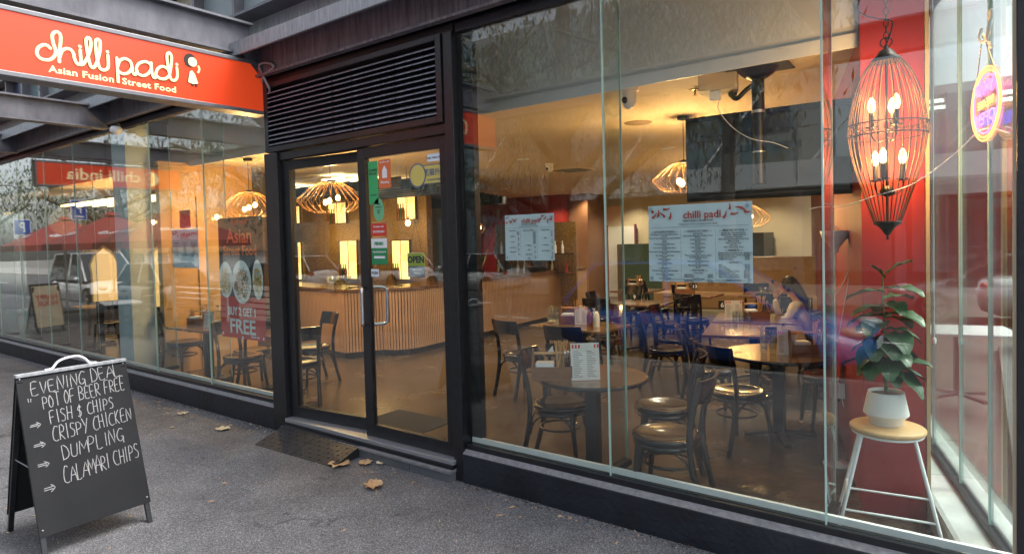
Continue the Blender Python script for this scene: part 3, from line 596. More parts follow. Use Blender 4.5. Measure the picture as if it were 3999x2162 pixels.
def pendant(x, y, zc, s, lab, drop=3.08, pw=26):
    e = empty('wire_pendant_lamp', (x, y, zc), label=lab, cat='pendant lamp', group='rattan coloured wire pendant lamps')
    prof = [(.05, .17), (.12, .155), (.22, .09), (.31, .01), (.32, -.02), (.27, -.08), (.20, -.125), (.17, -.13)]
    w1 = MB()
    for k in range(24):
        a0 = 2*math.pi*k/24
        for tw_ in (.35, -.35):
            pts = [(s*r*math.cos(a0+tw_*(i/7)), s*r*math.sin(a0+tw_*(i/7)), s*z) for i, (r, z) in enumerate(prof)]
            w1.tube(pts, .0021*s, 3, caps=False)
    w1.build('wire_shade', M_RATTAN, e)
    MB().lathe([(.03, .0), (.05, -.01), (.055, .015), (.02, .03)], 14, (0, 0, s*.165)).build('cap', M_BLACK, e)
    MB().tube([(0, 0, s*.17), (0, 0, drop-zc-.03)], .004, 6).build('cord', M_BLACK, e); MB().lathe([(.06, 0), (.06, .03), (.0001, .03)], 16, (0, 0, drop-zc-.032)).build('ceiling_rose', M_BLACK, e)
    for k in range(3):
        a = k*2.1+.6; bx, by = .07*s*math.cos(a), .07*s*math.sin(a)
        MB().ball((bx, by, .01*s-k*.03), .028, 10, sz=1.35).build('bulb', M_BULB, e)
    if pw: lamp('pendant_glow', (x, y, zc-.02), pw, (1, .58, .22), .04)
    return e
pendant(-6.72, 1.45, 2.44, 1.32, 'large glowing wire pendant hanging behind the left door leaf', pw=42)
pendant(-8.2, 1.2, 2.42, 1.15, 'wire pendant glowing above the red food poster', pw=38)
pendant(-2.47, 2.62, 2.44, 1.0, 'wire pendant half hidden by the left edge of the television', pw=40)
pendant(-2.9, 6.2, 2.1, 1.1, 'wire pendant peeking past the right edge of the big menu', pw=24)
pendant(-3.5, 7.4, 2.1, 1.0, 'wire pendant mostly hidden behind the big menu', pw=24)
for x, y, z, lb in ((-7.35, 3.4, 2.16, 'bare glowing bulb hanging by the green stickers'), (-6.3, 3.9, 2.05, 'bare glowing bulb hanging in front of the counter'), (-6.9, 6.2, 2.15, 'bare bulb hanging over the end of the counter')):
    e = empty('bulb_pendant', (x, y, z), label=lb, cat='pendant lamp', group='bare bulb pendants along the counter'); MB().ball((0, 0, 0), .04, 12, sz=1.25).build('bulb', M_BULB, e)
    MB().tube([(0, 0, .05), (0, 0, 3.05-z)], .003, 5).build('cord', M_BLACK, e); MB().lathe([(.02, .04), (.022, .10)], 10).build('socket', M_BRASS, e); c = MB()
    for k in range(10):
        a = k*.628; c.tube([(.02*math.cos(a), .02*math.sin(a), .08), (.1*math.cos(a), .1*math.sin(a), 0), (.05*math.cos(a), .05*math.sin(a), -.09)], .0015, 3, caps=False)
    c.build('cage', M_RATTAN, e); lamp('bulb_glow_light', (x, y, z-.01), 10, (1, .58, .2), .04)
# dome cameras, speaker, sprinkler, projector box
for x, y, s_, lb in ((-2.34, 1.12, 1.15, 'white dome security camera on the ceiling near the glass'), (-5.71, 5.05, 1.0, 'white turret security camera further back on the ceiling')):
    e = empty('security_camera', (x, y, 3.08), label=lb, cat='security camera')
    MB().lathe([(.07*s_, 0), (.07*s_, -.02), (.06*s_, -.025)], 18).build('mount', M_WHITE, e); MB().lathe([(.06*s_, -.026), (.055*s_, -.09*s_), (.035*s_, -.13*s_), (.0001, -.145*s_)], 18).build('housing', M_WHITE, e); MB().ball((-.01, -.05*s_, -.085*s_), .024*s_, 12).build('lens', M_DKPANEL, e)
MB().lathe([(.15, -.003), (.14, -.01), (.0001, -.008)], 28, (-2.96, 2.6, 3.08)).build('ceiling_speaker', mat('speaker_grille', (.30, .22, .15), .7), label='round flush speaker grille in the ceiling', cat='speaker')
e = empty('air_diffuser', (-5.9, 6.1, 3.078), label='square ceiling air diffuser left of the glass joint', cat='air vent')
MB().box(-.3, .3, -.3, .3, -.012, 0).build('frame', M_CEIL, e)
for i in range(6): MB().obox((0, -.22+i*.088, -.018), (.52, .05, .004), (R(30), 0, 0)).build('vane', M_STEELGREY, e)
e = empty('sprinkler', (-1.93, 1.52, 3.08), label='small brass fire sprinkler on the ceiling near the television', cat='sprinkler')
MB().lathe([(.05, -.001), (.045, -.006), (.0001, -.006)], 16).build('plate', M_BRASS, e); MB().lathe([(.008, -.006), (.007, -.05), (.022, -.052), (.022, -.055)], 10).build('head', M_BRASS, e)
e = empty('projector', (-1.62, 1.18, 3.08), R(14), label='small cream box unit on the ceiling beside the television pole', cat='projector')
MB().box(-.14, .14, -.11, .11, -.13, -.0).build('body', M_CREAM, e, .012); MB().box(-.06, .02, -.08, -.02, -.2, -.131).build('plug_box', M_WHITE, e, .005); MB().lathe([(.03, 0), (.035, .03)], 12, (.1, .06, -.16)).build('socket', M_BLACK, e)
# television seen from behind
tv = empty('television', (-1.32, 1.27, 3.08), R(2.5), label='back of a large black flat television hanging from a ceiling pole', cat='television')
MB().box(-.60, .60, .02, .06, -.95, -.28).build('screen_shell', M_DKPANEL, tv, .008)
M_TVB = mat('tv_back_plastic', (.028, .03, .034), .32, var=.15, vs=4)
MB().box(-.585, .585, -.02, .018, -.93, -.33).build('back_cover', M_TVB, tv, .01); MB().box(-.48, .48, -.05, -.021, -.90, -.45).build('rear_hump', M_TVB, tv, .012)
MB().lathe([(.045, -.85), (.045, -.04)], 16, (-.01, -.10, 0)).build('pole', M_BLACK, tv); MB().lathe([(.048, -.33), (.048, -.31)], 16, (-.01, -.10, 0)).build('collar', M_ALU, tv); MB().lathe([(.048, -.62), (.048, -.61)], 16, (-.01, -.10, 0)).build('collar', M_ALU, tv)
MB().box(-.22, .22, -.24, .05, -.012, -.002).build('ceiling_plate', M_BLACK, tv, .003); MB().lathe([(.045, -.09), (.11, -.05), (.15, -.013)], 20, (-.01, -.10, 0)).build('cup', M_BLACK, tv)
for x in (-.23, .22): MB().box(x, x+.03, -.062, -.051, -.84, -.34).build('bracket_rail', M_BLACK, tv)
MB().box(-.26, .28, -.075, -.063, -.60, -.55).build('bracket_bar', M_BLACK, tv)
for i in range(2):
    sl_ = MB()
    for k in range(24): sl_.box(-.44+i*.5+k*.016, -.436+i*.5+k*.016, -.0535, -.0505, -.53, -.50)
    sl_.build('vent_slots', M_INK, tv, kind='stuff')
for x, z in ((-.4, -.70), (-.15, -.66), (.13, -.67), (-.28, -.79), (.27, -.77), (.42, -.6)):
    MB().add([(x+.034*math.cos(t*.524), -.0512, z+.034*math.sin(t*.524)) for t in range(12)], [tuple(range(12))]).build('round_recess', M_INK, tv)
MB().tube(smooth_path([(-1.60, 1.14, 2.88), (-1.6, 1.12, 2.80), (-1.5, 1.14, 2.66), (-1.36, 1.12, 2.56), (-1.22, 1.14, 2.52), (-1.12, 1.16, 2.47)], 5), .003, 6).build('white_cable', M_WHITE, label='white cable drooping from the ceiling box across the television', cat='cable')
MB().tube(smooth_path([(-1.52, 1.16, 2.92), (-1.47, 1.13, 2.87), (-1.40, 1.15, 2.93), (-1.33, 1.17, 2.98)], 5), .018, 7).build('black_cable_bundle', M_BLACK, label='black cable bundle between the ceiling box and television pole', cat='cable')
MB().tube(smooth_path([(-.93, .9, 2.02), (-.85, .85, 2.03), (-.68, .60, 2.02), (-.50, .42, 2.06), (-.30, .40, 2.12), (-.12, .40, 2.26), (.0, .36, 2.37), (.10, .03, 2.30)], 6), .0032, 6).build('white_power_cord', M_WHITE, label='white power cord running from television to the neon sign', cat='cable')
# ------------------------------------------------------------ cage chandelier in the window
cg = empty('cage_chandelier', (-.44, .52, 1.84), label='tall oval iron cage chandelier with glowing candle bulbs in window', cat='chandelier'); cg.scale = (1.08, 1.08, 1)
M_IRON = mat('bronzed_iron', (.03, .022, .016), .4, .6, var=.3, vs=20)
M_COPPER = mat('copper_wire', (.10, .042, .012), .6, .3)
RB = [(.062, .135), (.095, .24), (.135, .38), (.165, .50), (.18, .60), (.183, .66), (.172, .78), (.145, .90), (.105, 1.0), (.065, 1.055)]
for k in range(30):
    a = 2*math.pi*k/30
    MB().tube(smooth_path([(r*math.cos(a), r*math.sin(a), z-.06) for r, z in RB], 2), .0029, 5).build('cage_rib', M_COPPER, cg)
MB().lathe([(.0001, -.03), (.008, -.02), (.004, -.005), (.018, .01), (.03, .035), (.045, .05), (.066, .064), (.068, .078), (.04, .08)], 24).build('bottom_finial', M_IRON, cg)
MB().lathe([(.07, .985), (.072, .997), (.05, 1.02), (.03, 1.05), (.012, 1.06), (.008, 1.08)], 24).build('top_cap', M_IRON, cg)
for z in (.565, .63): MB().tube([(.186*math.cos(2*math.pi*i/40), .186*math.sin(2*math.pi*i/40), z) for i in range(40)], .0045, 6, closed=True).build('band_ring', M_IRON, cg)
for k in range(22):
    a = 2*math.pi*k/22; c = MB(); P = []
    for i in range(11):
        t = i/10*2*math.pi*.8+.6; aa = a+.11*math.cos(t)*.9; P.append((.187*math.cos(aa), .187*math.sin(aa), .5975+.023*math.sin(t)))
    c.tube(P, .0022, 4); c.build('scroll', M_IRON, cg)
MB().tube([(0, 0, .08), (0, 0, 1.0)], .007, 8).build('stem', M_IRON, cg)
MB().lathe([(.01, .22), (.035, .23), (.035, .26), (.012, .28)], 18).build('hub', M_IRON, cg)
for tier, (z, n, rad, ph) in enumerate(((.36, 3, .075, .4), (.66, 3, .07, 1.3))):
    for k in range(n):
        a = ph+2*math.pi*k/n; c, s_ = math.cos(a), math.sin(a)
        MB().tube(smooth_path([(0, 0, z-.10), (rad*.6*c, rad*.6*s_, z-.125), (rad*c, rad*s_, z-.09), (rad*c, rad*s_, z-.045)], 3), .004, 6).build('arm', M_IRON, cg)
        MB().lathe([(.012, -.05), (.03, -.043), (.034, -.038), (.012, -.04)], 14, (rad*c, rad*s_, z)).build('drip_pan', M_IRON, cg)
        MB().lathe([(.0125, -.04), (.0125, .045)], 12, (rad*c, rad*s_, z)).build('candle_tube', M_IRON, cg)
        MB().lathe([(.0001, .045), (.012, .05), (.0185, .075), (.014, .11), (.004, .13), (.0001, .132)], 14, (rad*c, rad*s_, z)).build('candle_bulb', mat('candle_bulb', (1, .7, .3), .3, emit=7, ecol=(1, .52, .14)), cg)
    lamp('candle_glow', (-.44, .52, 1.84+z+.09), 14, (1, .52, .18), .05)
for i in range(9):
    pts = [(.012*math.cos(t), 0, 1.10+.034*i+.022*math.sin(t)) if i % 2 else (0, .012*math.cos(t), 1.10+.034*i+.022*math.sin(t)) for t in [j*.628 for j in range(10)]]
    MB().tube(pts, .0025, 5, closed=True).build('chain_link', M_IRON, cg)
MB().tube([(.028*math.cos(t*.524), 0, 1.095+.028*math.sin(t*.524)) for t in range(12)], .0035, 6, closed=True).build('top_ring', M_IRON, cg)
MB().tube(smooth_path([(.0, 0, 1.08), (.03, -.01, 1.20), (-.04, -.02, 1.235), (-.10, -.01, 1.27), (-.13, 0, 1.33), (-.09, 0, 1.41), (0, .01, 1.46), (0, .01, 1.9)], 5), .004, 6).build('cord', M_BLACK, cg)
for i in range(9, 24):
    pts = [(.012*math.cos(t), 0, 1.10+.034*i+.022*math.sin(t)) if i % 2 else (0, .012*math.cos(t), 1.10+.034*i+.022*math.sin(t)) for t in [j*.628 for j in range(10)]]
    MB().tube(pts, .0025, 5, closed=True).build('chain_link', M_IRON, cg)

# ------------------------------------------------------------ neon sign on hook
nn = empty('neon_sign', (.05, .30, 2.485), math.atan2(SD.y, SD.x), label='oval neon open sign hanging by chains on the side window', cat='neon sign')
# local x along the glass (away from the corner), local y inwards
M_NO = mat('neon_orange', (1, .4, .1), .4, emit=.8, ecol=(1, .40, .08)); M_NP = mat('neon_pink', (1, .2, .5), .4, emit=.9, ecol=(1, .10, .36)); M_NB = mat('neon_blue', (.3, .2, 1), .4, emit=1.2, ecol=(.16, .08, 1))
for i, (ra, rb, m_) in enumerate(((.245, .18, M_NO), (.225, .163, M_NO), (.20, .143, M_NP))):
    MB().tube([(ra*math.cos(2*math.pi*k/36), .04, rb*math.sin(2*math.pi*k/36)+.0) for k in range(36)], .0045, 6, closed=True).build('neon_ring', m_, nn)
MB().prism([(.255*math.cos(2*math.pi*k/36), .19*math.sin(2*math.pi*k/36)) for k in range(36)], .025, .030, lambda a, b, h: (a, h, b)).build('acrylic_plate', glass_mat('acrylic', (.97, .96, .96), .0), nn)
NM = Matrix(((-1,0,0),(0,0,-1),(0,1,0)))
NT = Matrix(((1,0,0),(0,0,1),(0,1,0)))
for s_, z, sz, m_, wd in (('WE ARE', -.012, .055, M_NO, .26), ('OPEN', -.095, .085, M_NB, .32)):
    o = text('neon_text', s_, sz, (0, .04, z), m_, nn, FACE_Y, bold=.0, align='CENTER', ext=.004); o['fitw'] = wd
c = MB(); c.tube(smooth_path([(-.17+.34*i/22, .04, .085+.028*(1 if i % 2 else -1)*(1 if i % 4 < 2 else .6)+.01*math.sin(i)) for i in range(23)], 4), .006, 6); c.build('neon_script', M_NP, nn)
hk = empty('wall_hook', (.055, .26, 2.84), math.atan2(SD.y, SD.x), label='white plastic double hook stuck on the side window', cat='hook')
MB().box(-.02, .02, .012, .03, -.09, .10).build('back_plate', M_WHITE, hk, .008); MB().tube(smooth_path([(-.075, .04, .03), (-.075, .05, -.01), (-.04, .05, -.045), (0, .04, -.05), (.04, .05, -.045), (.075, .05, -.01), (.075, .04, .03)], 4), .009, 7).build('double_hook', M_WHITE, hk)
for sx in (-1, 1):
    c = MB()
    for i in range(24):
        t = i/24; c.tube([Vector((sx*(.01+.14*t), .05-.01*t, .34-.20*t))+Vector((.005*math.cos(a), 0, .008*math.sin(a))) for a in (0, 1.57, 3.14, 4.71)], .0015, 3, closed=True)
    c.build('chain', M_BRASS, nn)

# ------------------------------------------------------------ potted fig on plywood stool
st = empty('stool', (-.445, .49, F), R(8), label='white wire stool with round plywood seat beside the red pillar', cat='stool'); st.scale = (1.17, 1.15, 1)
MB().lathe([(.0001, .632), (.158, .632), (.166, .640), (.166, .655), (.160, .662), (.0001, .662)], 36).build('seat', M_PALEWOOD, st)
MB().tube([(.150*math.cos(2*math.pi*k/32), .150*math.sin(2*math.pi*k/32), .624) for k in range(32)], .008, 6, closed=True).build('seat_ring', M_WHITE, st)
lg = [(math.cos(a), math.sin(a)) for a in (R(40), R(140), R(220), R(320))]
for c, s_ in lg: MB().tube([(c*.145, s_*.145, .62), (c*.30, s_*.28, 0)], .0085, 8).build('leg', M_WHITE, st)
def lp(k, z): c, s_ = lg[k]; t = (.62-z)/.62; return (c*(.145+.155*t), s_*(.145+.135*t), z)
for a, b, z in ((0, 1, .20), (1, 2, .26), (2, 3, .20), (3, 0, .26)): MB().tube([lp(a, z), lp(b, z)], .007, 7).build('stretcher', M_WHITE, st)
po = empty('plant_pot', (-.455, .53, F+.663), label='ribbed white ceramic pot on the plywood stool', cat='pot')
pr = [(.085, 0), (.088, .004), (.088, .03), (.118, .06)]+[(.118-.026*t+(.0012 if i % 2 else 0), .062+.128*t) for i, t in enumerate([k/16 for k in range(17)])]+[(.088, .188), (.082, .17)]
MB().lathe(pr, 40).build('pot_body', mat('white_ceramic', (.72, .71, .68), .45, var=.04, vs=10), po); MB().lathe([(.0001, .175), (.0835, .172)], 24).build('soil', mat('dark_pebbles', (.05, .035, .025), .6, vs=60, col2=(.16, .11, .08), bump=1, bs=90), po)
fg = empty('fiddle_leaf_fig', (-.455, .53, F+.83), label='fiddle leaf fig with large glossy leaves in the white pot', cat='plant')
M_FIG = leafmat('fig_leaf', (.016, .055, .020), (.05, .135, .045), .34); M_FSTEM = mat('fig_stem', (.13, .17, .05), .5)
stp = smooth_path([(0, 0, 0), (-.005, 0, .15), (0, .0, .35), (-.012, 0, .55), (-.01, 0, .72)], 4)
MB().tube(stp, [.009-.006*i/len(stp) for i in range(len(stp))], 8).build('stem', M_FSTEM, fg); MB().tube(smooth_path([(0, 0, .02), (.03, 0, .12), (.035, 0, .25)], 3), .004, 6).build('stem', M_FSTEM, fg)
def figleaf(base, az, L, tilt, droop):
    mb = MB(); n = 8; rows = []; d = Vector((math.cos(az), math.sin(az), 0)); sd_ = Vector((-math.sin(az), math.cos(az), 0)); p = Vector(base); el = tilt
    for i in range(n+1):
        t = i/n; wd = L*.34*(math.sin(math.pi*min(1, t*.93+.04)))**.7*(1 if t > .5 else (.68+.32*abs(math.cos(t*6.3))))+.002
        if i: 
            el -= droop/n; p = p+(d*math.cos(el)+Vector((0, 0, math.sin(el))))*(L/n)
        nv = Vector((0, 0, 1)); cup = .25*wd+.006*math.sin(i*2.1)
        rows.append([p-sd_*wd+nv*cup, p-sd_*wd*.5+nv*cup*.25, p.copy(), p+sd_*wd*.5+nv*cup*.25, p+sd_*wd+nv*cup])
    vs = [v for r in rows for v in r]; fs = [(i*5+j, i*5+j+1, (i+1)*5+j+1, (i+1)*5+j) for i in range(n) for j in range(4)]
    mb.add(vs, fs, True); vein = MB().tube([r[2]+Vector((0, 0, .0012)) for r in rows], .0014, 4); return mb, vein
random.seed(5)
LV = [(.70, 10, .15, 50, 40), (.68, 200, .10, 60, 30), (.62, -25, .19, 15, 45), (.60, 165, .20, 10, 45), (.56, 40, .16, 20, 40), (.52, 190, .17, 0, 35), (.47, -10, .20, 20, 60), (.46, 175, .20, 8, 50), (.43, 240, .19, 15, 60), (.38, 5, .19, 15, 70), (.36, 300, .20, 20, 80), (.33, 190, .19, 5, 60),
      (.31, 260, .2, 25, 90), (.27, -35, .17, 10, 60), (.24, 215, .19, -5, 60), (.20, 0, .21, 12, 30), (.19, 180, .22, 20, 55), (.17, 310, .15, -5, 60), (.14, -10, .22, 5, 70), (.22, 275, .18, 10, 80), (.28, 225, .2, 10, 70), (.50, 120, .16, 15, 50), (.54, -60, .16, 15, 60), (.45, 60, .18, 12, 60), (.40, 140, .19, 15, 60), (.34, -60, .2, 15, 80), (.25, 60, .2, 12, 60), (.21, 240, .2, 20, 90), (.17, 20, .2, 0, 40)]
for z, az, L, ti, dr_ in LV:
    a, v = figleaf((0, 0, z), R(az+random.uniform(-12, 12)), L*1.12, R(ti), R(dr_)); o = a.build('leaf', M_FIG, fg); v.build('vein', M_FSTEM, o)
# paper lantern lamp with cup shade
fl_ = empty('floor_lamp', (-.90, 1.62, F), label='thin white floor lamp with upturned cup shade and cables', cat='floor lamp')
MB().lathe([(.10, 0), (.10, .012), (.015, .025)], 24).build('base', M_WHITE, fl_); MB().tube([(0, 0, .02), (.0, 0, 1.63)], .007, 8).build('pole', M_WHITE, fl_)
MB().lathe([(.02, 1.62), (.03, 1.66), (.09, 1.74), (.105, 1.79), (.10, 1.79), (.0001, 1.70)], 24).build('cup_shade', M_WHITE, fl_); MB().ball((0, 0, 1.80), .03, 12).build('bulb', M_GLASSC, fl_)
MB().tube(smooth_path([(0, 0, 1.3), (.06, -.02, 1.4), (.10, 0, 1.5), (.03, 0, 1.05), (-.01, .02, .8), (.05, 0, .45)], 5), .0035, 5).build('cable', M_WHITE, fl_)
MB().box(-1.02, -.90, 2.0, 2.02, .50, .62).build('power_outlet', M_WHITE, label='white wall power outlet low on the red pillar', cat='outlet')
# hanging pull cord near glass
e = empty('pull_cord', (-.26, 1.3, 1.15), label='white hanging pull cord with bell end by the red pillar', cat='cord'); MB().tube([(0, 0, 0), (0, 0, 2.2)], .003, 5).build('string', M_WHITE, e); MB().lathe([(.012, -.04), (.014, -.01), (.004, .0)], 10).build('bell_end', M_WHITE, e)
# ------------------------------------------------------------ furniture
def make_chair():
    t = empty('bentwood_chair', (0, 0, 0), label='x', cat='chair', group='black bentwood cafe chairs')
    # front = +y
    sp = [(.0001, .438), (.10, .441), (.15, .450), (.19, .459), (.214, .460), (.221, .450), (.218, .430), (.20, .422), (.0001, .422)][::-1]
    MB().lathe(sp, 28, sx=1, sy=.99).build('seat', M_CHAIR, t)
    MB().tube([(.198*math.cos(2*math.pi*i/28), .195*math.sin(2*math.pi*i/28), .404) for i in range(28)], .018, 7, closed=True).build('seat_ring', M_CHAIR, t)
    for s in (-1, 1):
        MB().tube(smooth_path([(s*.165, .135, .425), (s*.172, .15, .25), (s*.19, .175, 0)], 4), [.021-.006*i/8 for i in range(9)], 8).build('leg', M_CHAIR, t)
        pts = smooth_path([(s*.175, -.27, 0), (s*.172, -.215, .22), (s*.178, -.185, .44), (s*.180, -.205, .64), (s*.185, -.255, .83)], 4)
        MB().tube(pts, .0195, 8).build('leg', M_CHAIR, t)
    bk = MB(); n = 10; v = []
    for i in range(n+1):
        a = -1+2*i/n; x = a*.205; y = -.225-.055*(1-a*a)
        for z, dy in ((.700, .01), (.850, -.032)):
            v += [(x, y+dy+.010, z), (x, y+dy-.010, z)]
    f = []
    for i in range(n):
        a = i*4; b = a+4; f += [(a, b, b+2, a+2), (a+1, a+3, b+3, b+1), (a+2, b+2, b+3, a+3), (a, a+1, b+1, b)]
    f += [(0, 2, 3, 1), (n*4, n*4+1, n*4+3, n*4+2)]
    bk.add(v, f, False).build('backrest', M_CHAIR, t, .004)
    MB().tube([(.150*math.cos(2*math.pi*i/24), .152*math.sin(2*math.pi*i/24)-.01, .27) for i in range(24)], .009, 6, closed=True).build('stretcher', M_CHAIR, t)
    for (ax, ay), (bx, by) in (((-.165, .14), (.165, .14)), ((-.165, .14), (-.17, -.19)), ((.165, .14), (.17, -.19)), ((-.17, -.19), (.17, -.19))):
        mx, my = (ax+bx)/2, (ay+by)/2
        MB().tube(smooth_path([(ax, ay, .24), (ax*.8+mx*.2, ay*.8+my*.2, .34), (mx*.98, my*.98, .405), (bx*.8+mx*.2, by*.8+my*.2, .34), (bx, by, .24)], 3), .0085, 6).build('brace', M_CHAIR, t)
    return t
CH = make_chair(); CH.scale = (1.05, 1.05, 1.04)
CHS = [(-1.70, .27, 98, 'black chair nearest the glass, right of the front round table'), (-2.00, .92, 112, 'black chair just behind the nearest chair by the window'), (-1.66, 1.66, -28, 'black chair with its back to the street at the second round table'),
       (-2.16, 2.42, -60, 'black chair left of the second round table'), (-2.72, .56, -75, 'black chair left of the front round table, under the wooden caddy'), (-4.25, 2.16, -14, 'black chair alone at the left corner of the middle table'),
       (-1.14, 2.62, 115, 'black chair at the right of the second round table by the pillar'), (-2.95, 3.25, -85, 'black chair at the near left of the long table'), (-3.15, 3.95, -85, 'black chair at the far left of the long table'),
       (-3.50, 2.05, 6, 'black chair at the near side of the middle table'), (-3.95, 3.55, 180, 'black chair at the far side of the middle table'), (-6.22, .58, 55, 'black chair seen behind the open left door'),
       (-7.45, .72, 85, 'black chair right of the post, below the food poster'), (-6.95, 1.25, 170, 'black chair behind the table under the poster'), (-9.0, .62, -78, 'black chair at the far left table by the pale column'), (-7.15, .42, -70, 'black chair tucked in below the red poster corner'),
       (-4.6, 4.7, 10, 'black chair at the near side of the third row table'), (-5.0, 6.3, 175, 'black chair at the rear side of the third row table'), (-3.6, 5.8, 0, 'black chair near the dark rear tables left'), (-1.60, 4.62, 88, 'dark chair the seated woman is using'),
       (-2.6, 6.3, 20, 'dark chair behind the long table'), (-4.3, 7.4, 0, 'black chair in the rear row left'), (-3.3, 8.2, 10, 'black chair in the rear row middle'), (-5.6, 8.2, 0, 'black chair near the counter end'), (-1.30, 3.30, 95, 'black chair between the pillar and the near long table'), (-2.0, 5.3, 195, 'black chair across the end of the long table'), (-4.9, 5.4, -80, 'black chair left of the third row table'), (-3.75, 5.25, 92, 'black chair right of the third row table'), (-2.2, 7.4, 90, 'black chair by the maroon rear wall'), (-4.7, 6.9, -85, 'black chair beside the rear planted wall table')]
for i, (x, y, a, lb) in enumerate(CHS): place(CH, i, (x, y, F), R(a), lb)

def table_common(t, base=True):
    MB().box(-.045, .045, -.045, .045, .03, .70).build('post', M_BLACK, t)
    for k in range(4):
        a = k*math.pi/2+.5; c, s = math.cos(a), math.sin(a); b = MB(); b.bar((c*.03, s*.03, .05), (c*.30, s*.30, .022), .06, .03); b.build('foot', M_BLACK, t, .008)
    b = MB(); b.bar((-.25, 0, .70), (.25, 0, .70), .05, .02); b.bar((0, -.25, .70), (0, -.026, .70), .05, .018); b.bar((0, .026, .70), (0, .25, .70), .05, .018); b.build('top_bracket', M_BLACK, t)
def round_table(x, y, r, lb):
    t = empty('round_table', (x, y, F), label=lb, cat='table'); MB().lathe([(.0001, .712), (r-.01, .712), (r, .716), (r, .736), (r-.004, .7405), (r-.009, .7425)], 48).build('edge_band', M_CHAIR, t)
    MB().lathe([(.0001, .7432), (r-.0095, .7432)], 48).build('tabletop', M_TTOP, t); table_common(t); return t
def rect_table(x, y, w_, d_, rz, lb, m_=None):
    t = empty('square_table', (x, y, F), R(rz), label=lb, cat='table'); MB().box(-w_/2, w_/2, -d_/2, d_/2, .712, .7428).build('tabletop', m_ or M_TTOP2, t, .006); table_common(t); return t
round_table(-2.38, .48, .42, 'round brass brown table right behind the window glass'); round_table(-1.43, 2.08, .46, 'second round table standing behind the glossy black chairs')
rect_table(-3.86, 2.80, 1.02, .68, -6, 'rectangular dark table left of the glass joint', M_TTOP); rect_table(-1.98, 3.28, .98, .90, 13.6, 'near half of the long dark table beside the woman'); rect_table(-2.22, 4.28, .98, .90, 13.6, 'far half of the long dark table where the woman sits')
rect_table(-4.25, 5.35, .8, .75, 5, 'square table in the third row, left of the big menu'); rect_table(-8.22, .55, .95, .62, 2, 'table below the paper menu in the left window'); rect_table(-6.85, .72, .72, .62, 2, 'table partly hidden behind the red food poster')
rect_table(-4.0, 6.9, .8, .75, 0, 'dark rear table by the planted wall'); rect_table(-2.9, 7.3, .8, .75, 8, 'dark rear table below the big menu'); rect_table(-5.3, 7.4, .8, .75, 0, 'dark rear table near the counter end')

T = F+.743
M_MENU = mat('menu_card', (.66, .68, .70), .4)
def small_lines(mb, x0, x1, z0, z1, n, y, f=.45):
    for i in range(n):
        z = z1-(z1-z0)*(i+.5)/n; w_ = (x1-x0)*random.uniform(.5, 1); mb.box(x0, x0+w_, y-.0004, y, z-(z1-z0)/n*.12, z+(z1-z0)/n*.12)
def caddy(x, y, rz, lb, menu=True):
    c = empty('wooden_caddy', (x, y, T), R(rz), label=lb, cat='caddy')
    gp = [(-.075, 0), (.075, 0), (.075, .09), (.045, .10), (.022, .15), (.018, .19), (-.018, .19), (-.022, .15), (-.045, .10), (-.075, .09)]
    for sx in (-.13, .118): MB().prism(gp, sx, sx+.012, lambda a, b, h: (h, a, b)).build('gable_end', M_WOOD, c, .002)
    for sy in (-.075, .066): MB().box(-.1175, .1175, sy, sy+.009, 0, .088).build('side_board', M_WOOD, c)
    MB().tube([(-.118, 0, .165), (.118, 0, .165)], .009, 10).build('handle', M_PALEWOOD, c); MB().box(-.117, .117, -.065, .065, .002, .010).build('bottom_board', M_WOOD, c)
    MB().box(-.105, .01, -.058, .058, .012, .105).build('napkin_stack', M_PAPER, c)
    b = MB()
    for i in range(12): b.tube([(.05+random.uniform(-.02, .02), random.uniform(-.03, .03), .012), (.055+random.uniform(-.04, .045), random.uniform(-.045, .045), .245)], .0035, 5)
    b.build('chopsticks', M_PALEWOOD, c)
    q = MB()
    for i in range(6): q.tube([(.09, random.uniform(-.02, .02), .012), (.10+random.uniform(-.03, .03), random.uniform(-.04, .04), .17)], .003, 4); q.ball(q.v[-3], .011, 8, sz=1.6)
    q.build('cutlery', MATS['chrome'], c); c.scale = (1.15, 1.15, 1.15); return c
def menu_card(x, y, rz, lb, h=.21, w_=.15):
    c = empty('menu_card', (x, y, T+.003), R(rz), label=lb, cat='menu'); c.rotation_euler = (R(-8), 0, R(rz)); MB().obox((0, 0, h/2), (w_, .003, h)).build('card', M_MENU, c)
    b = MB(); small_lines(b, -w_*.42, -w_*.08, .02, h*.8, 15, -.002); small_lines(b, w_*.06, w_*.40, .02, h*.8, 15, -.002); o = b.build('print', M_INK, c)
    b = MB(); [b.box(-w_*.45+i*w_*.11, -w_*.45+i*w_*.11+w_*.06, -.0027, -.002, h*.86, h*.96) for i in (0, 1, 2, 7, 8)]; o = b.build('chilli_print', M_REDINK, c); return c
def tumblers(x, y, lb, n=4, k=2):
    t = empty('glass_stack', (x, y, T), label=lb, cat='glasses')
    for j in range(k):
        for i in range(n): MB().lathe([(.026, .0), (.033, .075), (.030, .075), (.0245, .006), (.0001, .006)], 12, (j*.07, j*.02, i*.045)).build('tumbler', M_GLASSC, t)
    return t
def bottle(x, y, lb, m_=None, h=.24):
    t = empty('bottle', (x, y, T), label=lb, cat='bottle'); MB().lathe([(.036, 0), (.037, .12), (.03, .15), (.014, .18), (.014, h-.012), (.017, h-.01)], 14).build('bottle_body', m_ or M_GLASSC, t); MB().lathe([(.016, h-.009), (.016, h+.012), (.0001, h+.012)], 10).build('cap', M_BLACK, t); return t
def number(x, y, s, rz, lb, z=.0):
    t = empty('table_number', (x, y, T+z), R(rz), label=lb, cat='table number'); MB().box(-.045, .045, -.004, .004, 0, .10).build('plate', M_DKPANEL, t); text('digit', s, .085, (-.0, -.006, .02), M_WHITE, t, bold=.002, align='CENTER'); return t
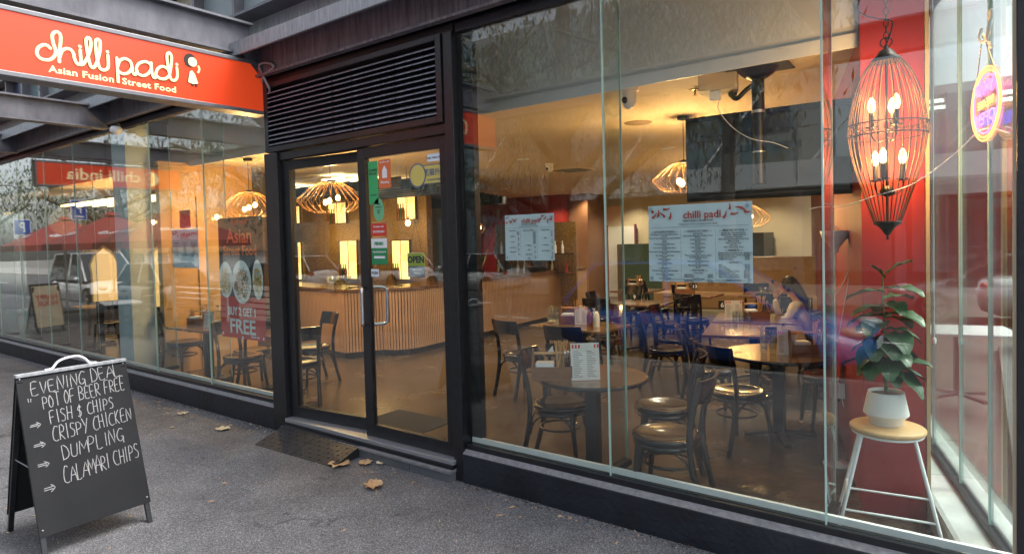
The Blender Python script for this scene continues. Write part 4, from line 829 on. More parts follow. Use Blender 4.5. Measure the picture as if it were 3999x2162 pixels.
caddy(-2.58, .24, 30, 'wooden caddy with napkins on the front round table'); menu_card(-2.33, .30, 38, 'printed menu card standing beside the front table caddy', .27, .21); number(-2.72, .44, '4', 30, 'table number 4 sign behind the front caddy', .12)
caddy(-1.20, 2.06, 32, 'wooden caddy with chopsticks on the second round table'); menu_card(-1.33, 1.96, 30, 'printed menu card standing on the second round table'); tumblers(-1.52, 1.95, 'tall stacks of clear tumblers on the second round table'); bottle(-1.40, 2.12, 'clear water bottle behind the stacked tumblers')
caddy(-4.0, 2.86, 20, 'wooden caddy on the middle rectangular table'); menu_card(-3.83, 2.78, 25, 'menu card standing on the middle rectangular table'); tumblers(-4.24, 2.74, 'stacked clear tumblers on the middle table', 4, 2); bottle(-4.14, 2.98, 'clear water bottle on the middle table'); number(-3.78, 3.0, '7', 20, 'table number 7 sign on the middle table', .1)
bottle(-3.68, 2.72, 'dark sauce bottle on the middle table', M_BOT, .12); bottle(-3.60, 2.74, 'small salt shaker on the middle table', M_PAPER, .08)
caddy(-8.35, .52, 14, 'wooden caddy on the table below the left paper menu'); number(-8.12, .72, '2', 15, 'table number 2 sign in the left window', .12); menu_card(-8.02, .46, 20, 'menu card leaning beside the left window caddy'); bottle(-8.3, .74, 'clear water bottle behind the left caddy')
tumblers(-6.62, .72, 'stacked tumblers beside the red food poster', 5, 1); menu_card(-6.72, .62, 20, 'menu card half hidden behind the red poster edge', .22, .14)
menu_card(-2.40, 3.98, 28, 'menu card standing on the long table before the woman', .23, .22); tumblers(-2.36, 3.86, 'clear tumblers in front of the menu on the long table', 2, 3); number(-2.62, 4.2, '6', 15, 'table number 6 sign on the long table', .10); caddy(-2.20, 4.12, 30, 'wooden caddy on the long table near the woman')
MB().obox((-1.72, 2.95, T+.05), (.11, .05, .09), (0, 0, R(20))).build('card_reader', M_BLACK, label='black card reader box on the near long table', cat='card reader')
number(-4.35, 5.3, '9', 12, 'table number 9 sign on the third row table', .04); caddy(-4.15, 6.85, 10, 'wooden caddy on the dark rear table'); number(-3.95, 6.8, '13', 10, 'table number 13 sign on the dark rear table', .1); bottle(-4.6, 5.3, 'clear bottle on the third row table')
caddy(-5.35, 7.4, 0, 'wooden caddy on the rear table by the counter'); bottle(-2.8, 7.25, 'clear bottle on the rear table under the big menu'); tumblers(-3.0, 7.3, 'tumblers on the rear table under the big menu', 2, 3)
MB().box(-.38, .42, -.25, .30, 0, .006).build('door_mat', mat('door_mat', (.03, .028, .026), .9, bump=.8, bs=150), label='dark ribbed door mat on the floor inside', cat='mat').location = (-4.62, .62, F)
M_ANK = mat('ankle_boot', (.02, .02, .02), .5)

# ------------------------------------------------------------ seated woman
M_SKIN = mat('skin', (.42, .22, .14), .5, var=.05, vs=10); M_HAIR = mat('dark_hair', (.010, .008, .008), .4, bump=.5, bs=60, stretch=(6, 6, .5)); M_SWEAT = mat('cream_sweater', (.55, .52, .44), .85, var=.08, vs=9, bump=.5, bs=25); M_JEANS = mat('blue_jeans', (.08, .12, .20), .8, var=.15, vs=14)
def skinned(name, verts, edges, radii, m, parent, lvl=2):
    me = bpy.data.meshes.new(name); me.from_pydata(verts, edges, []); o = bpy.data.objects.new(name, me); COL.objects.link(o)
    o.parent = parent; sk_ = o.modifiers.new('s', 'SKIN'); sv = me.skin_vertices[0].data if me.skin_vertices else None
    if sv is None:
        bpy.context.view_layer.objects.active = o; bpy.ops.mesh.customdata_skin_add(); sv = me.skin_vertices[0].data
    for v, r in zip(sv, radii): v.radius = (r, r) if not isinstance(r, tuple) else r
    sv[0].use_root = True; sub = o.modifiers.new('d', 'SUBSURF'); sub.levels = lvl; sub.render_levels = lvl; me.materials.append(m)
    me2 = None; dg = bpy.context.evaluated_depsgraph_get(); me2 = bpy.data.meshes.new_from_object(o.evaluated_get(dg)); o.modifiers.clear(); o.data = me2
    for p in me2.polygons: p.use_smooth = True
    if not me2.materials: me2.materials.append(m)
    return o
def seated(x, y, rz, lab, reading=True, sweater=None, trousers=None):
    """seated figure facing local +y, origin on floor under hips"""
    p = empty('person', (x, y, F), rz, label=lab, cat='person'); sw = sweater or M_SWEAT; tr = trousers or M_JEANS
    # body: pelvis, spine, neck, head base
    V = [(0, -.05, .52), (0, -.04, .68), (0, .02, .86), (0, .06, .98), (0, .12, 1.06), (0, .16, 1.13)]
    body = skinned('torso_sweater', V[:4]+[(.15, .05, .955), (-.15, .05, .955), (.20, .14, .80), (-.20, .12, .78), (.19, .33, .735), (-.17, .30, .73), (.11, .36, .90), (.075, .36, 1.01), (-.10, .46, .74), (-.03, .52, .735)],
                   [(0,1),(1,2),(2,3),(3,4),(3,5),(4,6),(5,7),(6,8),(8,10),(10,11),(7,9),(9,12),(12,13)], [(.15,.11),(.14,.10),(.155,.11),(.09,.08),.075,.075,.058,.058,.05,.05,.044,.034,.044,.034], sw, p)
    skinned('body', [(0, .05, .97), (0, .10, 1.06), (0, .13, 1.12), (0, .165, 1.185)], [(0,1),(1,2),(2,3)], [.05, .048, .05, .05], M_SKIN, p)
    hd = MB(); cx_, cy_, cz_ = 0, .175, 1.20
    hd.ball((cx_, cy_, cz_), .088, 20, sx=.86, sy=1.08, sz=1.2); hd.ball((0, cy_+.035, cz_-.065), .055, 14, sx=.85, sy=1.0, sz=.9); hd.ball((0, cy_+.105, cz_-.02), .014, 8, sx=.8, sy=1.1, sz=1.7)
    for s in (-1, 1): hd.ball((s*.078, cy_-.005, cz_-.01), .022, 8, sx=.4, sy=.8, sz=1.3)
    o = hd.build('head', M_SKIN, p)
    e = MB()
    for s in (-1, 1): e.ball((s*.03, cy_+.088, cz_+.0), .009, 8)
    e.build('eyes', M_INK, p); MB().ball((0, cy_+.093, cz_-.062), .018, 8, sx=1, sy=.4, sz=.35).build('mouth', M_REDINK, p)
    h = MB(); h.ball((0, cy_-.02, cz_+.022), .100, 20, sx=.93, sy=1.08, sz=1.15); h.ball((0, cy_-.085, cz_+.07), .035, 12)
    h.tube(smooth_path([(0, cy_-.06, cz_+.03), (.0, cy_-.13, cz_-.06), (.02, cy_-.2, cz_-.2), (.03, cy_-.21, cz_-.36), (.03, cy_-.19, cz_-.46)], 4), [.07, .075, .075, .07, .066, .064, .06, .056, .052, .048, .044, .04, .036, .03, .024, .016, .008], 10)
    h.build('hair', M_HAIR, p)
    for hx, hy, hz, ang in ((.06, .36, 1.05, 1), (.01, .56, .735, 0)):
        hm = MB()
        if ang:
            hm.ball((hx, hy-.01, hz), .034, 12, sx=.6, sy=1, sz=1.2)
            for k in range(4): hm.tube(smooth_path([(hx, hy-.03+.018*k, hz+.03), (hx-.005, hy-.045+.016*k, hz+.075), (hx-.015, hy-.075+.014*k, hz+.10-.004*k)], 3), [.0095, .009, .009, .0085, .008, .0075, .007], 7)
            hm.tube([(hx, hy-.035, hz), (hx-.01, hy-.07, hz+.03), (hx-.01, hy-.085, hz+.055)], [.011, .010, .008], 7)
        else:
            hm.ball((hx, hy+.01, hz+.005), .036, 12, sx=1, sy=1.1, sz=.5)
            for k in range(4): hm.tube(smooth_path([(hx-.028+.018*k, hy+.035, hz+.004), (hx-.03+.018*k, hy+.075, hz+.008), (hx-.03+.018*k, hy+.10-.006*abs(k-1), hz-.002)], 3), [.0095, .009, .009, .0085, .008, .0075, .007], 7)
            hm.tube([(hx+.02, hy, hz), (hx+.05, hy+.03, hz), (hx+.055, hy+.055, hz-.002)], [.011, .010, .008], 7)
        hm.build('hand', M_SKIN, p)
    skinned('trousers', [(0, -.05, .50), (.09, -.02, .50), (-.09, -.02, .50), (.11, .36, .49), (-.11, .36, .49), (.11, .36, .10), (-.11, .38, .10)], [(0,1),(0,2),(1,3),(2,4),(3,5),(4,6)], [(.13,.10), .085, .085, .065, .065, .042, .042], tr, p)
    for s in (-1, 1): MB().ball((s*.11, .42, .045), .045, 12, sx=.9, sy=2.4, sz=1).build('shoe', M_ANK, p)
    return p
pw_ = seated(-1.78, 4.62, R(88), 'woman in cream sweater reading with hand to forehead at long table'); pw_.scale = (.93, .93, .93)

# ------------------------------------------------------------ posters and menus on the glass
def menu_poster(x0, x1, z0, z1, lb, heads, cols, seed, rz=0):
    random.seed(seed); cx = (x0+x1)/2; w_ = x1-x0; h = z1-z0; p = empty('menu_poster', (cx, .0135, (z0+z1)/2), rz, label=lb, cat='poster')
    nx = 12; vs = []
    for i in range(nx+1):
        xx = -w_/2+w_*i/nx
        for zz in (-h/2, h/2): vs.append((xx, .002*math.sin(i*1.3)+(.003 if zz > 0 else 0), zz))
    MB().add(vs, [(2*i, 2*i+2, 2*i+3, 2*i+1) for i in range(nx)], True).build('paper_sheet', M_PAPER, p)
    yy = -.0045; s = h/.47
    text('logo_text', 'chilli padi', .062*s, (-.09*s, yy, h/2-.085*s), M_REDINK, p, bold=.001*s, ext=.0003)
    text('subtitle', 'Asian Fusion | Street Food', .017*s, (0, yy, h/2-.105*s), M_INK, p, align='CENTER', bold=.0003, ext=.0002)
    text('address', '79 Batmans Hill Dr, Docklands VIC 3008', .014*s, (0, yy, h/2-.125*s), M_INK, p, align='CENTER', ext=.0002)
    MB().box(-w_*.47, w_*.47, yy-.0003, yy, h/2-.137*s, h/2-.1355*s).build('rule_line', M_INK, p)
    ch = MB()
    for sx in (-1, 1):
        for k in range(6):
            px = sx*(w_/2-.02*s-.026*s*k*1.0); pz = h/2-.02*s-random.uniform(0, .055)*s; a = random.uniform(0, 3.1); q = []
            for j in range(6): t = j/5-.5; q.append((px+.045*s*(t*math.cos(a)-.35*t*t*math.sin(a)), yy-.0004*k*.3, pz+.045*s*(t*math.sin(a)+.35*t*t*math.cos(a))))
            q = [v for v in q if abs(v[0]) < w_/2-.004 and v[2] < h/2-.003]
            if len(q) > 2: ch.tube(q, [.0065*s*(1-i/len(q))+.001 for i in range(len(q))], 6, flat=((0, 1, 0), .05))
    ch.build('chilli_print', M_REDINK, p)
    cw = w_/3
    for c in range(3):
        x = -w_/2+cw*(c+.5); z = h/2-.16*s
        if c: 
            dsh = MB(); [dsh.box(-w_/2+cw*c-.0008, -w_/2+cw*c+.0008, yy-.0003, yy, h/2-.15*s-(k+1)*.0105*s, h/2-.15*s-k*.0105*s-.005*s) for k in range(28)]; dsh.build('dashed_line', M_INK, p)
        for kind, tx in cols[c]:
            if kind == 'H': z -= .008*s; text('heading', '\u2014 '+tx+' \u2014', .0148*s, (x, yy, z), M_INK, p, align='CENTER', bold=.0004*s, ext=.0002); z -= .0145*s
            elif kind == 'C': text('menu_line', tx, .0118*s, (x, yy, z), M_INK, p, align='CENTER', bold=.0002, ext=.0002); z -= .0118*s
            else:
                a, b = tx.rsplit('|', 1); text('menu_line', a, .0118*s, (x-cw*.42, yy, z), M_INK, p, bold=.0002, ext=.0002); text('price', b, .0118*s, (x+cw*.42, yy, z), M_INK, p, align='RIGHT', bold=.0002, ext=.0002); z -= .0118*s
    text('footer', heads, .0095*s, (0, yy, -h/2+.012*s), M_INK, p, align='CENTER', ext=.0002)
    for px, pz in ((-w_/2+.02, h/2-.02), (w_/2-.025, h/2-.025), (-w_/2+.02, -h/2+.02), (w_/2-.02, -h/2+.02), (0, -h/2+.018)):
        MB().add([(px+.012*s*math.cos(t), yy-.0012, pz+.013*s*math.sin(t)) for t in [k*.785 for k in range(8)]], [tuple(range(8))]).build('adhesive_dot', mat('blue_tack', (.38, .48, .56), .5), p)
    return p
H, C_, L_ = 'H', 'C', 'L'
cA = [(H, 'LITTLE MOUTHFULS')]+[(C_, t) for a, b in (('Roti Dippers Curry Sauce/Satay Sauce', '$12.95'), ('Chicken Satay Skewers 3pcs Spicy Peanuts', 'Sauce'), ('$14.95', 'Dumplings 4pcs Chilli Sauce'), ('$12.95', 'French Fries Sambal Sour Sauce'), ('$13.95', 'Inche Kabin, Nyonya Crispy Fried Chicken'), ('$16.95', 'S&p Calamari with Chips'), ('$18.95', 'Chicken Popcorn'), ('$14.95', 'Garlic Butter Prawn')) for t in (a, b)]+[(C_, '$17.95'), (H, 'SALAD'), (C_, 'Thai Beef Salad with Glass Noodles'), (C_, '$19.95'), (C_, 'Asian Chicken Coleslaw'), (C_, '$18.95'), (C_, 'Cucumber Salad'), (C_, '$15.95')]
cB = [(H, 'CHOICE OF CURRY'), (C_, 'WITH RICE')]+[(C_, t) for t in ('Gulai Ayam, Malaysian Chicken Curry', '$19.95', 'Rendang Beef Curry', '$21.95', 'Sambal Fish/Prawn', '$22.95', 'Chilli Chicken/Beef', '$19.95', 'Chilli Fish/Prawn', '$21.95', 'Wok Tossed Asian Greens Garlic', 'Sauce/Blackbean Sauce', '$18.95', 'Nasi Lemak Chicken Curry', '$21.95', 'Nasi Lemak Beef Rendang', '$22.95')]+[(H, 'HOT SOUP'), (C_, 'Curry Laksa'), (L_, 'Veg/Chicken|$18.95'), (L_, 'Beef/Seafood|$20.95'), (C_, 'Tom Yum Soup'), (L_, 'Veg/Chicken|$17.95'), (L_, 'Beef/Seafood|$19.95'), (L_, 'Chicken Corn Soup|$16.95')]
cC = [(H, 'BREATHS OF WOK')]+[(C_, t) for t in ('Veg $17.95 - Chicken $18.95 -', 'Beef $19.95 - Seafood $20.95', 'Cantonese Fried Rice', 'Nasi Goreng (Indonesian Fried Rice)', 'Mee Goreng', 'Wat Tan Hor Fun', 'Pad Thai', 'CKT- Char Kway Teow')]+[(H, 'DESSERTS'), (L_, 'Pandan Panacotta with Green Tea Ice Cream|$14.95'), (L_, 'Banana Fritters with Vanilla Ice Cream|$12.95'), (L_, 'Green Tea Ice Cream|$8.00'), (L_, 'Vanilla Ice Cream|$6.00'), (H, 'EXTRAS')]+[(L_, t) for t in ('Roti|$5.00', 'Plain Rice|$5.00', 'Coconut Rice|$7.00', 'Malaysian Chicken Curry|$20.95', 'Rendang Beef Curry|$24.95', 'Thai Curry Veg/Chicken|$20.95', 'Thai Curry Beef/Seafood|$24.95')]+[(H, 'HOT DRINKS'), (L_, 'Teh Tarik|$5.00'), (L_, 'Green Tea|$5.00')]
menu_poster(-1.685, -1.05, 1.585, 2.055, 'large pale blue printed food menu taped on the right window', 'Please see our friendly staff about any dietary requirements        Follow us        Thank you for choosing us', [cA, cB, cC], 1)
dA = [(H, 'MOCKTAIL'), (L_, '  |$13.95'), (L_, '  |$14.95'), (L_, '  |$9.00'), (H, 'VODKA'), (L_, ' |$11'), (L_, ' |$12'), (L_, ' |$13'), (H, 'RUM'), (L_, ' |$10'), (L_, ' |$11'), (L_, ' |$11'), (H, 'COCKTAIL'), (L_, ' |$18'), (L_, ' |$18'), (H, 'SPARKLING'), (L_, ' |$12'), (L_, ' |$13')]
dB = [(H, 'SCOTCH WHISKEY')]+[(L_, ' |$1%d.00' % (i % 5)) for i in range(11)]+[(H, 'TEQUILA'), (L_, ' |$12'), (L_, ' |$13'), (H, 'GIN'), (L_, ' |$12'), (L_, ' |$12'), (H, 'RED WINE'), (L_, ' |$12'), (L_, ' |$13'), (L_, ' |$13')]
dC = [(H, 'WHITE WINE')]+[(L_, ' |$1%d' % i) for i in range(5)]+[(H, 'BEER')]+[(L_, ' |$9')]*4+[(H, 'TAP BEER')]+[(L_, ' |$9')]*3+[(H, 'SOFT DRINKS')]+[(L_, ' |$4')]*6
menu_poster(-2.82, -2.39, 1.715, 2.045, 'smaller printed drinks menu taped left of the glass joint', 'Follow us', [dA, dB, dC], 2)
menu_poster(-7.94, -7.31, 1.625, 2.085, 'printed menu sheet taped in the left hand window', 'Follow us', [cA[:14], cB[:14], cC[:14]], 3)
# food poster
pp = empty('food_poster', (-6.435, .016, 1.52), label='tall red and black food poster hanging inside the left window', cat='poster')
M_PBLK = mat('poster_black', (.022, .010, .014), .3); M_PRED = mat('poster_red', (.62, .03, .025), .35); M_PORG = mat('poster_orange', (.95, .22, .06), .4)
def sheet(x0, x1, z0, z1, y, m_, nm, par, amp=.004):
    vs = [(x0+(x1-x0)*i/14, y+amp*math.sin(i*.9+z*2), z) for i in range(15) for z in (z0, z1)]
    return MB().add(vs, [(2*i, 2*i+2, 2*i+3, 2*i+1) for i in range(14)], True).build(nm, m_, par)
sheet(-.44, .44, -.20, .66, .004, M_PBLK, 'black_upper_sheet', pp, .003); sheet(-.44, .44, -.66, -.20, .004, M_PRED, 'red_lower_sheet', pp, .003)
text('logo_text', 'chilli padi', .085, (0, -.002, .585), M_PRED, pp, align='CENTER', bold=.001)
for s_, z, sz, m_, wd in (('Asian', .385, .22, M_PORG, .50), ('Street Food', .25, .15, M_PORG, .66), ('BUY 2 GET 1', -.405, .125, M_WHITE, .54), ('FREE', -.60, .22, M_WHITE, .50), ('*lunch only', -.635, .035, M_WHITE, .16)):
    o = text('poster_text', s_, sz, (0 if wd != .16 else .25, -.003, z), m_, pp, align='CENTER', bold=.004 if sz > .1 else .0005); o['fitw'] = wd
M_NOOD = mat('noodle', (.80, .50, .16), .5, var=.3, vs=40); M_PLATE = mat('plate', (.88, .90, .85), .4)
for k, (x, z, rx, rz_) in enumerate(((-.30, -.02, .14, .20), (.02, -.04, .19, .235), (.335, -.01, .10, .21))):
    pl = MB(); n = 28; pl.add([(x+rx*math.cos(2*math.pi*i/n), -.0035-.0006*k, z+rz_*math.sin(2*math.pi*i/n)) for i in range(n)], [tuple(range(n))]); o = pl.build('printed_plate', M_PLATE, pp)
    nd = MB(); random.seed(k)
    for i in range(70):
        a = random.random()*6.28; rr_ = random.random()**.5*.78; p0 = Vector((x+rx*rr_*math.cos(a)*.9, -.006-.0005*k, z-.02+rz_*rr_*math.sin(a)*.85)); a2 = random.random()*6.28
        pts = [p0+Vector((rx*.22*t*math.cos(a2+t), 0, rx*.22*t*math.sin(a2+t))) for t in (-1, -.5, 0, .5, 1)]
        pts = [q for q in pts if ((q.x-x)/rx)**2+((q.z-z)/rz_)**2 < .8 and abs(q.x) < .435]
        if len(pts) > 2: nd.tube(pts, .0055, 4, flat=((0, 1, 0), .15))
    nd.build('printed_noodles', M_NOOD if k != 1 else mat('noodle_brown', (.42, .20, .06), .5, var=.4, vs=50), o, kind='stuff')
    gr = MB()
    for i in range(16): a = random.random()*6.28; r_ = random.random()*.6; gr.obox((x+rx*r_*math.cos(a), -.0085, z+rz_*r_*math.sin(a)), (.018, .001, .006), (0, random.random()*3, 0))
    gr.build('printed_herbs', mat('herb', (.10, .22, .04), .6), o, kind='stuff')
for x, z in ((-.40, -.62), (.40, -.63), (0, -.645), (.41, .63), (.42, .03)): MB().box(x-.014, x+.014, -.004, -.003, z-.014, z+.014).build('tape', M_PAPER, pp)
rb = empty('red_envelope', (-7.62, .02, 2.17), label='small red and gold lucky card above the left paper menu', cat='card'); MB().box(-.13, .13, 0, .003, -.075, .14).build('card', M_PRED, rb); MB().tube([(.07*math.cos(t), -.002, .05+.05*math.sin(t)) for t in (0, 1.57, 3.14, 4.71)], .004, 4, closed=True).build('emblem', M_PORG, rb)

# ------------------------------------------------------------ stickers on the right door
def sticker(x0, x1, z0, z1, m_, lb, txt=(), shape=None, y=.0095):
    s = empty('door_sticker', ((x0+x1)/2, y-.0155, (z0+z1)/2), label=lb, cat='sticker'); w_, h = (x1-x0), (z1-z0)
    if shape == 'oval': MB().prism([(w_/2*math.cos(t*.262), h/2*math.sin(t*.262)) for t in range(24)], 0, .0012, lambda a, b, h_: (a, h_, b)).build('sticker_sheet', m_, s)
    elif shape == 'round': MB().prism([(max(-w_/2+.02, min(w_/2-.02, math.cos(t)*9))+.02*math.cos(t), max(-h/2+.02, min(h/2-.02, math.sin(t)*9))+.02*math.sin(t)) for t in [k*.3927+.19 for k in range(16)]], 0, .0012, lambda a, b, h_: (a, h_, b)).build('sticker_sheet', m_, s)
    else: MB().box(-w_/2, w_/2, 0, .0012, -h/2, h/2).build('sticker_sheet', m_, s)
    for t, z, sz, mm in txt: text('sticker_text', t, sz, (0, -.001, z), mm, s, align='CENTER', bold=sz*.025, ext=.0004)
    return s
M_UG = mat('sticker_green', (.045, .42, .14), .4); M_MO = mat('sticker_orange', (.72, .17, .05), .4); M_DR = mat('sticker_red', (.62, .05, .03), .4); M_DG = mat('sticker_dark_green', (.02, .25, .09), .4); M_YB = mat('sticker_yellow', (.66, .55, .14), .4); M_GB = mat('sticker_greyblue', (.12, .16, .24), .4); M_LM = mat('sign_lime', (.50, .55, .04), .4); M_MINT = mat('mint', (.16, .50, .26), .4)
sticker(-4.285, -4.165, 2.20, 2.57, M_UG, 'green courier pick up sticker at the door edge', (('COURIER', .10, .026, M_INK), ('PICK-UP', .07, .026, M_INK), ('Uber Eats', -.11, .018, M_INK)))
s_ = sticker(-4.155, -4.0, 2.33, 2.575, M_MO, 'orange get delivery with menulog sticker', (('Get delivery with', .095, .017, M_WHITE), ('Menulog', -.08, .03, M_WHITE)), 'round')
MB().prism([(-.03, -.035), (.03, -.035), (.03, .03), (0, .07), (-.03, .03)], -.001, 0, lambda a, b, h: (a, h, b)).build('house_mark', M_WHITE, s_)
sticker(-4.235, -4.10, 2.05, 2.25, M_MINT, 'mint oval delivered by sticker on the door', (("We're", .045, .018, M_INK), ('delivered by', .02, .016, M_INK), ('Uber', -.01, .018, M_INK), ('Eats', -.03, .018, M_INK)), 'oval')
sticker(-4.275, -4.075, 1.925, 2.035, M_DR, 'red we deliver with doordash sticker', (('We deliver with', .02, .02, M_WHITE), ('DOORDASH', -.025, .026, M_WHITE)), 'round')
s_ = sticker(-4.275, -4.075, 1.68, 1.905, M_DG, 'green and white pay and get rewards sticker', (('Pay & Get Rewards', -.01, .021, M_WHITE),)); MB().box(-.1, .1, -.0015, -.0003, .03, .112).build('white_band', M_WHITE, s_); text('sticker_text', 'PIKMO', .038, (0, -.0022, .055), M_DG, s_, align='CENTER', bold=.002); MB().box(-.07, .07, -.0012, -.0003, -.06, -.04).build('white_bar', M_WHITE, s_)
sticker(-4.29, -4.19, 1.575, 1.64, M_PAPER, 'white push sticker above the door handle', (('PUSH', -.013, .034, M_INK),))
sticker(-3.57, -3.33, 2.505, 2.565, M_PAPER, 'white company name label in the top corner of the right door', (('CHILL THRILL THREE PTY LTD', -.008, .0185, M_INK),))
s_ = sticker(-3.66, -3.325, 2.335, 2.475, M_YB, 'yellow and blue Chinese delivery service sticker', (('\u718a\u732b\u5916\u5356', -.005, .058, M_GB), ('HUNGRYPANDA', -.052, .022, M_GB)), None)
MB().box(-.175, .172, .0013, .003, -.078, .078).build('blue_border', M_GB, s_); MB().prism([(-.19+.095*math.cos(t*.262), .0+.10*math.sin(t*.262)) for t in range(24)], -.0025, -.0012, lambda a, b, h: (a, h, b)).build('badge_rim', M_GB, s_); MB().prism([(-.19+.082*math.cos(t*.262), .0+.087*math.sin(t*.262)) for t in range(24)], -.004, -.0026, lambda a, b, h: (a, h, b)).build('badge_disc', M_YB, s_)
os_ = empty('open_sign', (-3.79, .05, 1.685), label='yellow OPEN sign hanging on a cord inside the right door', cat='sign')
MB().box(-.10, .10, 0, .006, -.02, .09).build('yellow_panel', M_LM, os_); MB().box(-.10, .10, .0, .006, -.11, -.021).build('dark_panel', M_GB, os_); text('open_text', 'OPEN', .075, (0, -.002, .01), M_INK, os_, align='CENTER', bold=.003)
text('maker_text', 'HUNGRY', .024, (.01, -.002, -.06), M_WHITE, os_, align='CENTER'); text('maker_text', 'PANDA', .024, (.01, -.002, -.085), M_WHITE, os_, align='CENTER'); MB().tube([(-.07, .003, .09), (0, .003, .36), (.07, .003, .09)], .002, 5).build('cord', M_BLACK, os_); MB().ball((0, .01, .36), .03, 12).build('suction_hook', M_GLASSC, os_)

# ------------------------------------------------------------ chalkboard A-frame
af = empty('chalkboard', (-4.91, -2.08, 0), label='black A frame chalkboard with handwritten evening deal on the footpath', cat='chalkboard')
M_CHB = mat('chalkboard_black', (.007, .008, .010), .7, col2=(.018, .019, .022), vs=2.2, spec=.25, bump=.08, bs=90); M_CHALK = mat('chalk', (.50, .50, .49), .9, vs=160, col2=(.16, .16, .17))
TH = math.atan2(.35, 1.08); Lb = math.hypot(.35, 1.08)
def board_mesh(sgn):
    Rm = Matrix.Rotation(-sgn*TH, 4, 'Y'); 
    def mk(b, nm, m_, bev=0):
        o = b.build(nm, m_, af, bev); o.matrix_local = Matrix.Translation((0, 0, 1.08)) @ Rm; return o
    p = mk(MB().box(-.006, .006, -.32, .32, -1.0, 0), 'board_panel', M_CHB, .002)
    for y in (-.315, .285): mk(MB().box((-.03 if sgn > 0 else .0065), (-.0065 if sgn > 0 else .03), y, y+.03, -Lb, -.02), 'leg', M_FRAME, .002)
    for y in (-.3, .3):
        for z in (-.02, -.96): mk(MB().ball((sgn*.007, y, z), .006, 8), 'rivet', M_ALU)
    return Rm
RmF = board_mesh(1); board_mesh(-1)
MB().box(-.02, .02, -.322, .322, 1.075, 1.095).build('top_hinge_bar', M_STEELGREY, af, .002)
MB().tube(smooth_path([(0, -.16, 1.096), (0, -.12, 1.10), (0, -.085, 1.14), (0, -.03, 1.158), (0, .03, 1.158), (0, .07, 1.135), (0, .10, 1.10), (0, .14, 1.096)], 4), .008, 8).build('carry_handle', M_WHITE, af)
MB().tube([(-.18, -.30, .52), (.18, -.30, .52)], .004, 6).build('stay_cord', M_ALU, af)
GL = {'A': [[(0,0),(.4,1),(.75,0)],[(.15,.4),(.65,.42)]], 'B': [[(0,0),(.02,1),(.45,.9),(.4,.6),(.05,.52),(.5,.4),(.52,.1),(0,0)]], 'C': [[(.6,.92),(.3,1),(.03,.6),(.08,.15),(.35,0),(.6,.1)]], 'D': [[(.05,0),(.05,1),(.45,.8),(.6,.4),(.4,.08),(0,0)]], 'E': [[(.5,1),(.05,.97),(.05,0),(.55,.03)],[(.05,.5),(.42,.53)]],
      'F': [[(.55,1),(.05,.95),(.03,0)],[(.04,.5),(.42,.52)]], 'G': [[(.6,.9),(.3,1),(.03,.55),(.12,.1),(.42,.05),(.58,.35),(.35,.4)],[(.58,.35),(.55,-.15)]], 'H': [[(.03,0),(.05,1)],[(.5,0),(.52,1)],[(.04,.5),(.5,.52)]], 'I': [[(.15,0),(.17,1)]], 'J': [[(.0,1),(.4,1)],[(.2,1),(.2,0)],[(0,0),(.4,.02)]],
      'K': [[(.04,0),(.05,1)],[(.5,1),(.06,.45),(.52,0)]], 'L': [[(.05,1),(.05,0),(.55,.02)]], 'M': [[(0,0),(.1,1),(.4,.35),(.7,1),(.78,0)]], 'N': [[(.02,0),(.05,1),(.52,.05),(.55,1)]], 'O': [[(.3,1),(.04,.6),(.12,.06),(.42,.08),(.55,.55),(.3,1)]], 'P': [[(.05,0),(.05,1),(.5,.85),(.45,.52),(.06,.45)]], 'Q': [[(.3,1),(.04,.5),(.3,0),(.55,.5),(.3,1)]],
      'R': [[(.04,0),(.05,1),(.48,.85),(.4,.52),(.06,.48),(.55,0)]], 'S': [[(.52,.92),(.2,1),(.08,.72),(.48,.42),(.42,.06),(.05,.05)]], 'T': [[(0,1),(.6,.97)],[(.3,.98),(.3,0)]], 'U': [[(.04,1),(.06,.15),(.3,0),(.5,.2),(.54,1)]], 'V': [[(0,1),(.28,0),(.55,1)]], 'Y': [[(0,1),(.3,.5)],[(.6,1),(.2,0)]],
      '$': [[(.5,.85),(.15,.9),(.1,.6),(.45,.42),(.4,.1),(.05,.1)],[(.28,1.1),(.27,-.1)]], '"': [[(.08,1),(.08,.7)],[(.25,1),(.25,.7)]], '>': [[(0,.58),(.9,.62)],[(0,.38),(.9,.42)],[(.65,.85),(1.1,.5),(.7,.12)]]}
GL['\''] = GL['"']
chalk = [('EVENING DEAL', -.25, -.135, .085, .53, .035), ('"', -.275, -.225, .08, .03, 0), ('POT OF BEER FREE', -.20, -.232, .085, .49, .03), ('>', -.285, -.345, .05, .085, .0), ('FISH $ CHIPS', -.175, -.335, .082, .38, .02), ('>', -.28, -.475, .055, .085, .0), ('CRISPY CHICKEN', -.175, -.45, .09, .475, .03), ('>', -.275, -.60, .055, .085, 0), ('DUMPLING', -.14, -.575, .09, .37, .03), ('>', -.265, -.755, .055, .08, 0), ('CALAMARI CHIPS', -.15, -.725, .10, .455, .04)]
random.seed(11); wb = MB()
for s_, y, z, hh, wd, rise in chalk:
    adv = []; 
    for ch in s_: adv.append(.75 if ch in 'M>' else .45 if ch in ' I"' else .72)
    tot = sum(adv); k = wd/tot if len(s_) > 1 else hh; px = 0
    for ch, a_ in zip(s_, adv):
        if ch in GL:
            sl_ = random.uniform(-.06, .10); sc_ = random.uniform(.9, 1.1)
            for st_ in GL[ch]:
                pts = []
                for a, b in st_:
                    a += random.uniform(-.03, .03); b += random.uniform(-.03, .03)
                    pts.append((.0068, y+(px+(a+sl_*b)*(1 if len(s_) == 1 else 1))*k, z+b*hh*sc_+rise*(px/tot)))
                wb.tube(smooth_path(pts, 2), .0027, 5, flat=((1, 0, 0), .3))
        px += a_
